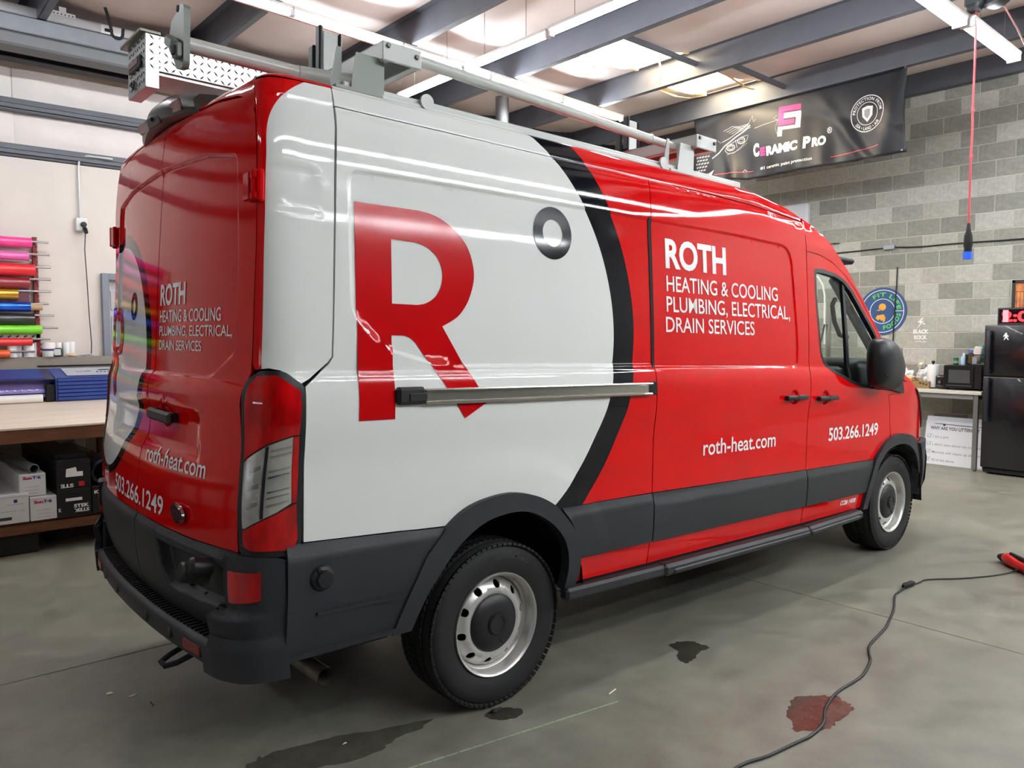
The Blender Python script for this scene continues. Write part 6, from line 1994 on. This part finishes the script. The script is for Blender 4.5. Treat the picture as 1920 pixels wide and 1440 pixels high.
# head-lamp drawing and grille
def lam(pts): return [(.106 + 1.16 * (a - .10), .328 + .76 * (b_ - .30)) for a, b_ in pts]
def lst(pts, w, m=BGR): return stroke(lam(pts), w, m)
lst([(.10, .30), (.13, .38), (.16, .50), (.20, .61), (.25, .70), (.275, .78)], .012, BWH)
lst([(.145, .57), (.18, .63), (.22, .71), (.27, .82)], .008)
for k in range(5): lst([(.15 + .012 * k, .78 - .028 * k), (.19 + .010 * k, .835 - .03 * k), (.225 + .008 * k, .80 - .022 * k), (.265 + .003 * k, .81 - .018 * k)], .005)
for cx, cz in ((.185, .44), (.232, .535)):
    lst([(cx + .017 * math.cos(a), cz + .055 * math.sin(a)) for a in np.linspace(0, 2 * PI, 15)], .008, BWH)
    lst([(cx + .010 * math.cos(a), cz + .030 * math.sin(a)) for a in np.linspace(0, 2 * PI, 11)], .006)
lst([(.16, .40), (.175, .33), (.20, .33), (.235, .43), (.26, .53), (.265, .61), (.235, .60), (.20, .54), (.17, .49), (.16, .40)], .006)
lst([(.205, .57), (.213, .42)], .006)
lst([(.265, .80), (.285, .94), (.29, .82), (.30, .87)], .004); lst([(.295, .70), (.335, .73), (.40, .76)], .006); lst([(.39, .84), (.375, .80), (.395, .76), (.385, .62), (.395, .50)], .004)
lst([(.06, .64), (.09, .60), (.12, .63), (.14, .56)], .004); lst([(.17, .31), (.22, .37), (.26, .47)], .003)
for r in range(6):
    for c in range(5):
        u_, v_ = .018 + c * .015 + (r % 2) * .006, .17 + r * .05
        if u_ > .075 + .003 * r: continue
        stroke([(u_, v_), (u_ + .010, v_ + .010)], .018, BGR)
bpoly([(.035, .055), (.07, .10), (.09, .13), (.082, .10), (.125, .15), (.11, .045)], BGR)
stroke([(.128, .08), (.22, .065), (.322, .040)], .007, BRD); stroke([(.27, .05), (.278, .085), (.29, .05)], .003, BWH)
stroke([(.691, .036), (.76, .045), (.83, .058), (.895, .077)], .008, BRD)
# round shield emblem
ec = (.847, .497)
def eb(a, r): return (ec[0] + r * math.cos(a) / 2.93, ec[1] + r * math.sin(a) / .92)
for r, w in ((.205, .010), (.128, .007)): stroke([eb(a, r) for a in np.linspace(0, 2 * PI, 49)], w, BWH)
def btarc(s, R, h, am, width, inward=False):
    def g(u, v):
        a = am + ((width / 2 - u) / R if not inward else -(width / 2 - u) / R); r = R + (v if not inward else -v)
        return bd(ec[0] + r * np.cos(a) / 2.93, ec[1] + r * np.sin(a) / .92)
    return text_obj('banner_print', s, BWH, bn, g, 0, width, 0, h, .02, (.012, 0), 0, 1.15)
btarc('PROTECTION FROM', .150, .036, PI / 2, .44); btarc('SEA • LAND • AIR', .187, .036, -PI / 2, .36, True)
bpoly([(ec[0] - .022, ec[1] + .075), (ec[0], ec[1] + .095), (ec[0] + .024, ec[1] + .080), (ec[0] + .023, ec[1] - .03), (ec[0], ec[1] - .105), (ec[0] - .021, ec[1] - .03)], BWH)
bpoly([(ec[0] - .012, ec[1] + .045), (ec[0], ec[1] + .06), (ec[0] + .013, ec[1] + .048), (ec[0] + .012, ec[1] - .02), (ec[0], ec[1] - .065), (ec[0] - .012, ec[1] - .02)], BGR)
bm = nb()
for u_, v_ in ((.008, .985), (.40, .985), (.992, .985), (.985, .03)):
    q = bnf(np.array(u_), np.array(v_), .006); lathe(bm, [(.006, .002), (.013, .002), (.013, -.001), (.006, -.001)], 14, MT(*q) @ Matrix.Rotation(-PI / 2, 4, 'Y'), closed=True)
obj('eyelets', bm, CHROME, bn, 0)

# ------------------------------------------------------------------ cord reel and drop cord
RED_C = mat('cord_red', (176, 60, 66), .5)
rl_ = empty('cord_reel', (6.15, -1.02, 4.35), 'black ceiling cord reel above the hanging red cord', 'cord reel')
Or = (6.15, -1.02, 4.35)
bm = nb(); lathe(bm, [(0, -.07), (.17, -.07), (.19, -.05), (.19, .05), (.17, .07), (0, .07)], 32, MT(6.17, -1.10, 4.36) @ Matrix.Rotation(PI / 2, 4, 'Y') @ Matrix.Rotation(.35, 4, 'X')); obj('drum', lo(bm, Or), PLAS2, rl_, 40)
bm = nb(); box(bm, (6.12, -.975, 4.30), (.13, .13, .22), .02); box(bm, (6.12, -.97, 4.18), (.09, .09, .04), .01); obj('guide_box', lo(bm, Or), mat('reel_grey', (70, 76, 80), .5), rl_, 0)
bm = nb(); bx(bm, 6.10, 6.22, -1.06, -.98, 4.50, 4.86, .004); obj('hanger', lo(bm, Or), GIRT, rl_, 0)
bm = nb(); prism(bm, circle(0, 0, .09, 24), 0, .004, MT(6.088, -1.115, 4.36) @ M_YZ); obj('reel_label', lo(bm, Or), mat('reel_red', (130, 30, 40), .5), rl_, 0)
dc = empty('drop_cord', (6.12, -.985, 2.2), 'red drop cord with a black and blue socket hanging before the block wall', 'cord')
Od = (6.12, -.985, 2.2)
bm = nb(); tube(bm, [(6.12, -.985, 4.17), (6.12, -.987, 3.8), (6.12, -.984, 3.4), (6.12, -.986, 3.2)], .009, 8); tube(bm, [(6.12, -.986, 3.2), (6.12, -.983, 2.95), (6.12, -.985, 2.42)], .009, 8)
for z in (3.39, 3.02): lathe(bm, [(0, -.02), (.014, -.015), (.014, .015), (0, .02)], 8, MT(6.12, -.985, z))
obj('cord', lo(bm, Od), RED_C, dc, 60)
bm = nb(); lathe(bm, [(0, .24), (.012, .23), (.018, .17), (.030, .13), (.034, .06), (.028, .03), (.028, 0), (0, 0)], 20, MT(6.12, -.985, 2.255)); obj('socket_body', lo(bm, Od), BLK, dc, 50)
bm = nb(); lathe(bm, [(0, 0), (.034, 0), (.034, .06), (0, .06)], 6, MT(6.12, -.985, 2.197)); obj('socket_collar', lo(bm, Od), mat('socket_blue', (20, 90, 224), .4), dc, 0)
bm = nb(); tube(bm, [(6.25, -1.14, 4.19), (6.6, -1.13, 4.10), (6.95, -1.10, 4.02)], .006, 6); lathe(bm, [(0, .03), (.02, .02), (.028, -.05), (.0, -.06)], 10, MT(7.0, -1.10, 3.98))
tag(obj('pull_cord', bm, mat('cord_pink', (168, 110, 100), .5), None, 60), 'thin pinkish cord with a taped end slanting from the cord reel', 'cord')
# aluminium post seen through the cab windows
ap = empty('aluminium_stand', (9.25, 1.83, 0), 'aluminium post with a curved white pipe, seen through the cab window', 'stand')
bm = nb(); bx(bm, 9.23, 9.27, 1.80, 1.86, 0, 2.02, .004); bx(bm, 9.05, 9.45, 1.70, 1.96, 0, .02, .004); obj('post', lo(bm, (9.25, 1.83, 0)), ALU, ap, 0)
bm = nb(); tube(bm, [(9.22, 1.87, 1.45), (9.22, 1.88, 2.10), (9.22, 1.91, 2.25), (9.22, 1.98, 2.36), (9.22, 2.1, 2.42)], .012, 10); obj('curved_pipe', lo(bm, (9.25, 1.83, 0)), WHD, ap, 60)
bm = nb(); tube(bm, [(9.20, 1.86, 1.72), (9.19, 1.90, 1.50), (9.18, 1.96, 1.30)], .012, 8); obj('hose', lo(bm, (9.25, 1.83, 0)), BLK, ap, 60)

# ------------------------------------------------------------------ floor: cord, tool, wet spots, scraps
EC = mat('cord_black', (24, 24, 26), .5)
cpts = [(4.13, -1.404), (3.99, -1.42), (3.908, -1.438), (3.671, -1.535), (3.46, -1.60), (3.346, -1.633), (3.069, -1.682), (2.96, -1.725), (2.874, -1.773), (2.74, -1.815), (2.628, -1.834), (2.424, -1.837), (2.244, -1.877), (2.13, -1.93), (2.052, -1.949), (1.97, -1.955), (1.911, -1.948), (1.719, -1.927), (1.572, -1.897), (1.35, -1.93), (1.1, -2.1), (.9, -2.5)]
cpts = [(x, y, .006) for x, y in cpts]
def smooth(pts, k=4):
    out = []
    P = [np.array(q, float) for q in pts]
    for i in range(len(P) - 1):
        a, b_, c, d = P[max(i - 1, 0)], P[i], P[i + 1], P[min(i + 2, len(P) - 1)]
        for j in range(k):
            t = j / k
            out.append(.5 * (2 * b_ + (c - a) * t + (2 * a - 5 * b_ + 4 * c - d) * t * t + (3 * b_ - a - 3 * c + d) * t ** 3))
    out.append(P[-1]); return [tuple(q) for q in out]
xc = empty('extension_cord', (4.16, -1.41, 0), 'black extension cord snaking over the concrete floor, plugged into the tool lead', 'cord')
bm = nb(); tube(bm, smooth(cpts), .0062, 8); obj('cord', lo(bm, (4.16, -1.41, 0)), EC, xc, 60)
bm = nb(); tube(bm, [(4.10, -1.403, .018), (4.13, -1.404, .018), (4.16, -1.405, .018), (4.20, -1.41, .018), (4.225, -1.415, .018)], [.010, .019, .016, .019, .012], 12)
obj('plug', lo(bm, (4.16, -1.41, 0)), BLK, xc, 50)
bm = nb(); tube(bm, smooth([(4.225, -1.416, .010), (4.30, -1.42, .006), (4.405, -1.43, .006), (4.586, -1.556, .006), (4.76, -1.65, .006), (4.897, -1.704, .006), (5.0, -1.735, .012)]), .005, 8)
tag(obj('tool_lead', bm, EC, None, 60), 'thin black tool lead between the plug and the red polisher', 'cord')
tl = empty('polisher', (5.12, -1.72, 0), 'red and black hand tool lying on the floor at the right edge', 'power tool')
Ot = (5.12, -1.72, 0)
bm = nb(); tube(bm, [(5.20, -1.62, .042), (5.165, -1.655, .045), (5.12, -1.70, .043), (5.07, -1.755, .038), (4.98, -1.85, .04), (4.90, -1.94, .045)], [.028, .044, .042, .036, .038, .042], 14); obj('body', lo(bm, Ot), mat('tool_red', (206, 22, 30), .35), tl, 50)
bm = nb(); tube(bm, [(5.235, -1.575, .034), (5.21, -1.605, .036), (5.195, -1.625, .040)], [.018, .030, .032], 12); tube(bm, [(5.15, -1.67, .088), (5.05, -1.78, .086), (4.94, -1.90, .092)], [.012, .014, .012], 10); tube(bm, [(5.0, -1.735, .012), (5.04, -1.77, .02), (5.06, -1.775, .03)], .008, 8)
obj('grip', lo(bm, Ot), BLK, tl, 50)
def blob(name, pts, m, label, cat, h=.0012):
    n = len(pts); c = np.mean(pts, 0)
    P = smooth([(*q, 0) for q in list(pts) + [pts[0], pts[1]]], 5)
    P = P[:-5]
    rnd = random.Random(len(label))
    bm = nb(); prism(bm, [((x - c[0]) * (1 + rnd.uniform(-.09, .09)), (y - c[1]) * (1 + rnd.uniform(-.09, .09))) for x, y, z in P[:-1]], .0001, h)
    return tag(obj(name, bm, m, None, 0, (c[0], c[1], 0)), label, cat)
WET = mat('wet_concrete', (60, 58, 50), .08, var=.25, vscale=14, spec=.6)
RUST = mat('wet_rust', (84, 60, 50), .10, var=.3, vscale=16, spec=.6)
blob('puddle', [(2.286, -1.013), (2.36, -1.02), (2.419, -1.063), (2.42, -1.12), (2.413, -1.167), (2.33, -1.165), (2.25, -1.20), (2.173, -1.199), (2.20, -1.13), (2.26, -1.09)], WET, 'small dark wet puddle on the concrete near the van sill', 'puddle')
blob('puddle', [(2.075, -1.795), (2.16, -1.76), (2.243, -1.735), (2.32, -1.78), (2.382, -1.834), (2.37, -1.90), (2.338, -1.958), (2.24, -1.955), (2.126, -1.967), (2.05, -1.95), (1.979, -1.887), (2.02, -1.86)], RUST, 'rusty brown wet puddle with the extension cord running through', 'puddle')
blob('puddle', [(1.15, -.96), (1.22, -.985), (1.26, -1.05), (1.20, -1.075), (1.13, -1.05), (1.10, -.99)], WET, 'small wet patch in front of the rear tyre', 'puddle')
blob('puddle', [(.225, -.678), (.35, -.69), (.517, -.72), (.70, -.79), (.888, -.85), (.86, -.90), (.72, -.90), (.60, -.94), (.42, -.90), (.30, -.84), (.20, -.76)], mat('damp_concrete', (84, 82, 72), .2, var=.2, vscale=10), 'long damp stain on the concrete below the exhaust', 'stain', .0006)
SCR = mat('scrap_cream', (224, 216, 190), .6)
def scrap(c, poly, m, label, tilt=0.0):
    bm = nb(); prism(bm, poly, 0, .002); o = obj('paper_scrap', bm, m, None, 0, (c[0], c[1], .0005)); o.rotation_euler = (tilt, tilt * .5, 0)
    return tag(o, label, 'scrap', None)
scrap((-.042, .26), [(-.012, -.010), (.016, -.006), (.010, .014), (-.008, .012)], SCR, 'cream paper scrap on the floor, left of the other one behind the bumper')
scrap((.029, .173), [(-.022, -.004), (.0, -.014), (.026, .004), (.004, .010)], mat('scrap_grey', (176, 170, 152), .6), 'greyish paper scrap on the floor, right of the cream one')
scrap((.55, -.80), [(-.01, -.004), (.01, -.002), (.006, .006)], SCR, 'tiny pale scrap on the floor below the exhaust pipe')
crumple('leaf_bit', (1.16, -.985, 0), .020, BLK, 'small black crumb beside the rear tyre on the floor', 'litter', 1, (1.4, .8, .5), 3)
bm = nb(); tube(bm, [(1.64, -1.19, .004), (1.67, -1.185, .007), (1.70, -1.175, .004)], .003, 6)
tag(obj('white_thread', bm, SCR, None, 60), 'short white thread lying on the concrete near the rear wheel', 'thread')
bm = nb()
rnd = random.Random(4)
a, c = Vector((.30, -1.06, .0006)), Vector((1.63, -1.257, .0006))
for k in range(24):
    t0, t1 = k / 24, (k + .9) / 24
    bar(bm, a + (c - a) * t0, a + (c - a) * t1, .005 + rnd.random() * .004, .0006)
tag(obj('chalk_line', bm, mat('chalk_green', (146, 168, 144), .8), None, 0), 'faint green chalk line on the floor in front of the rear wheel', 'chalk line')
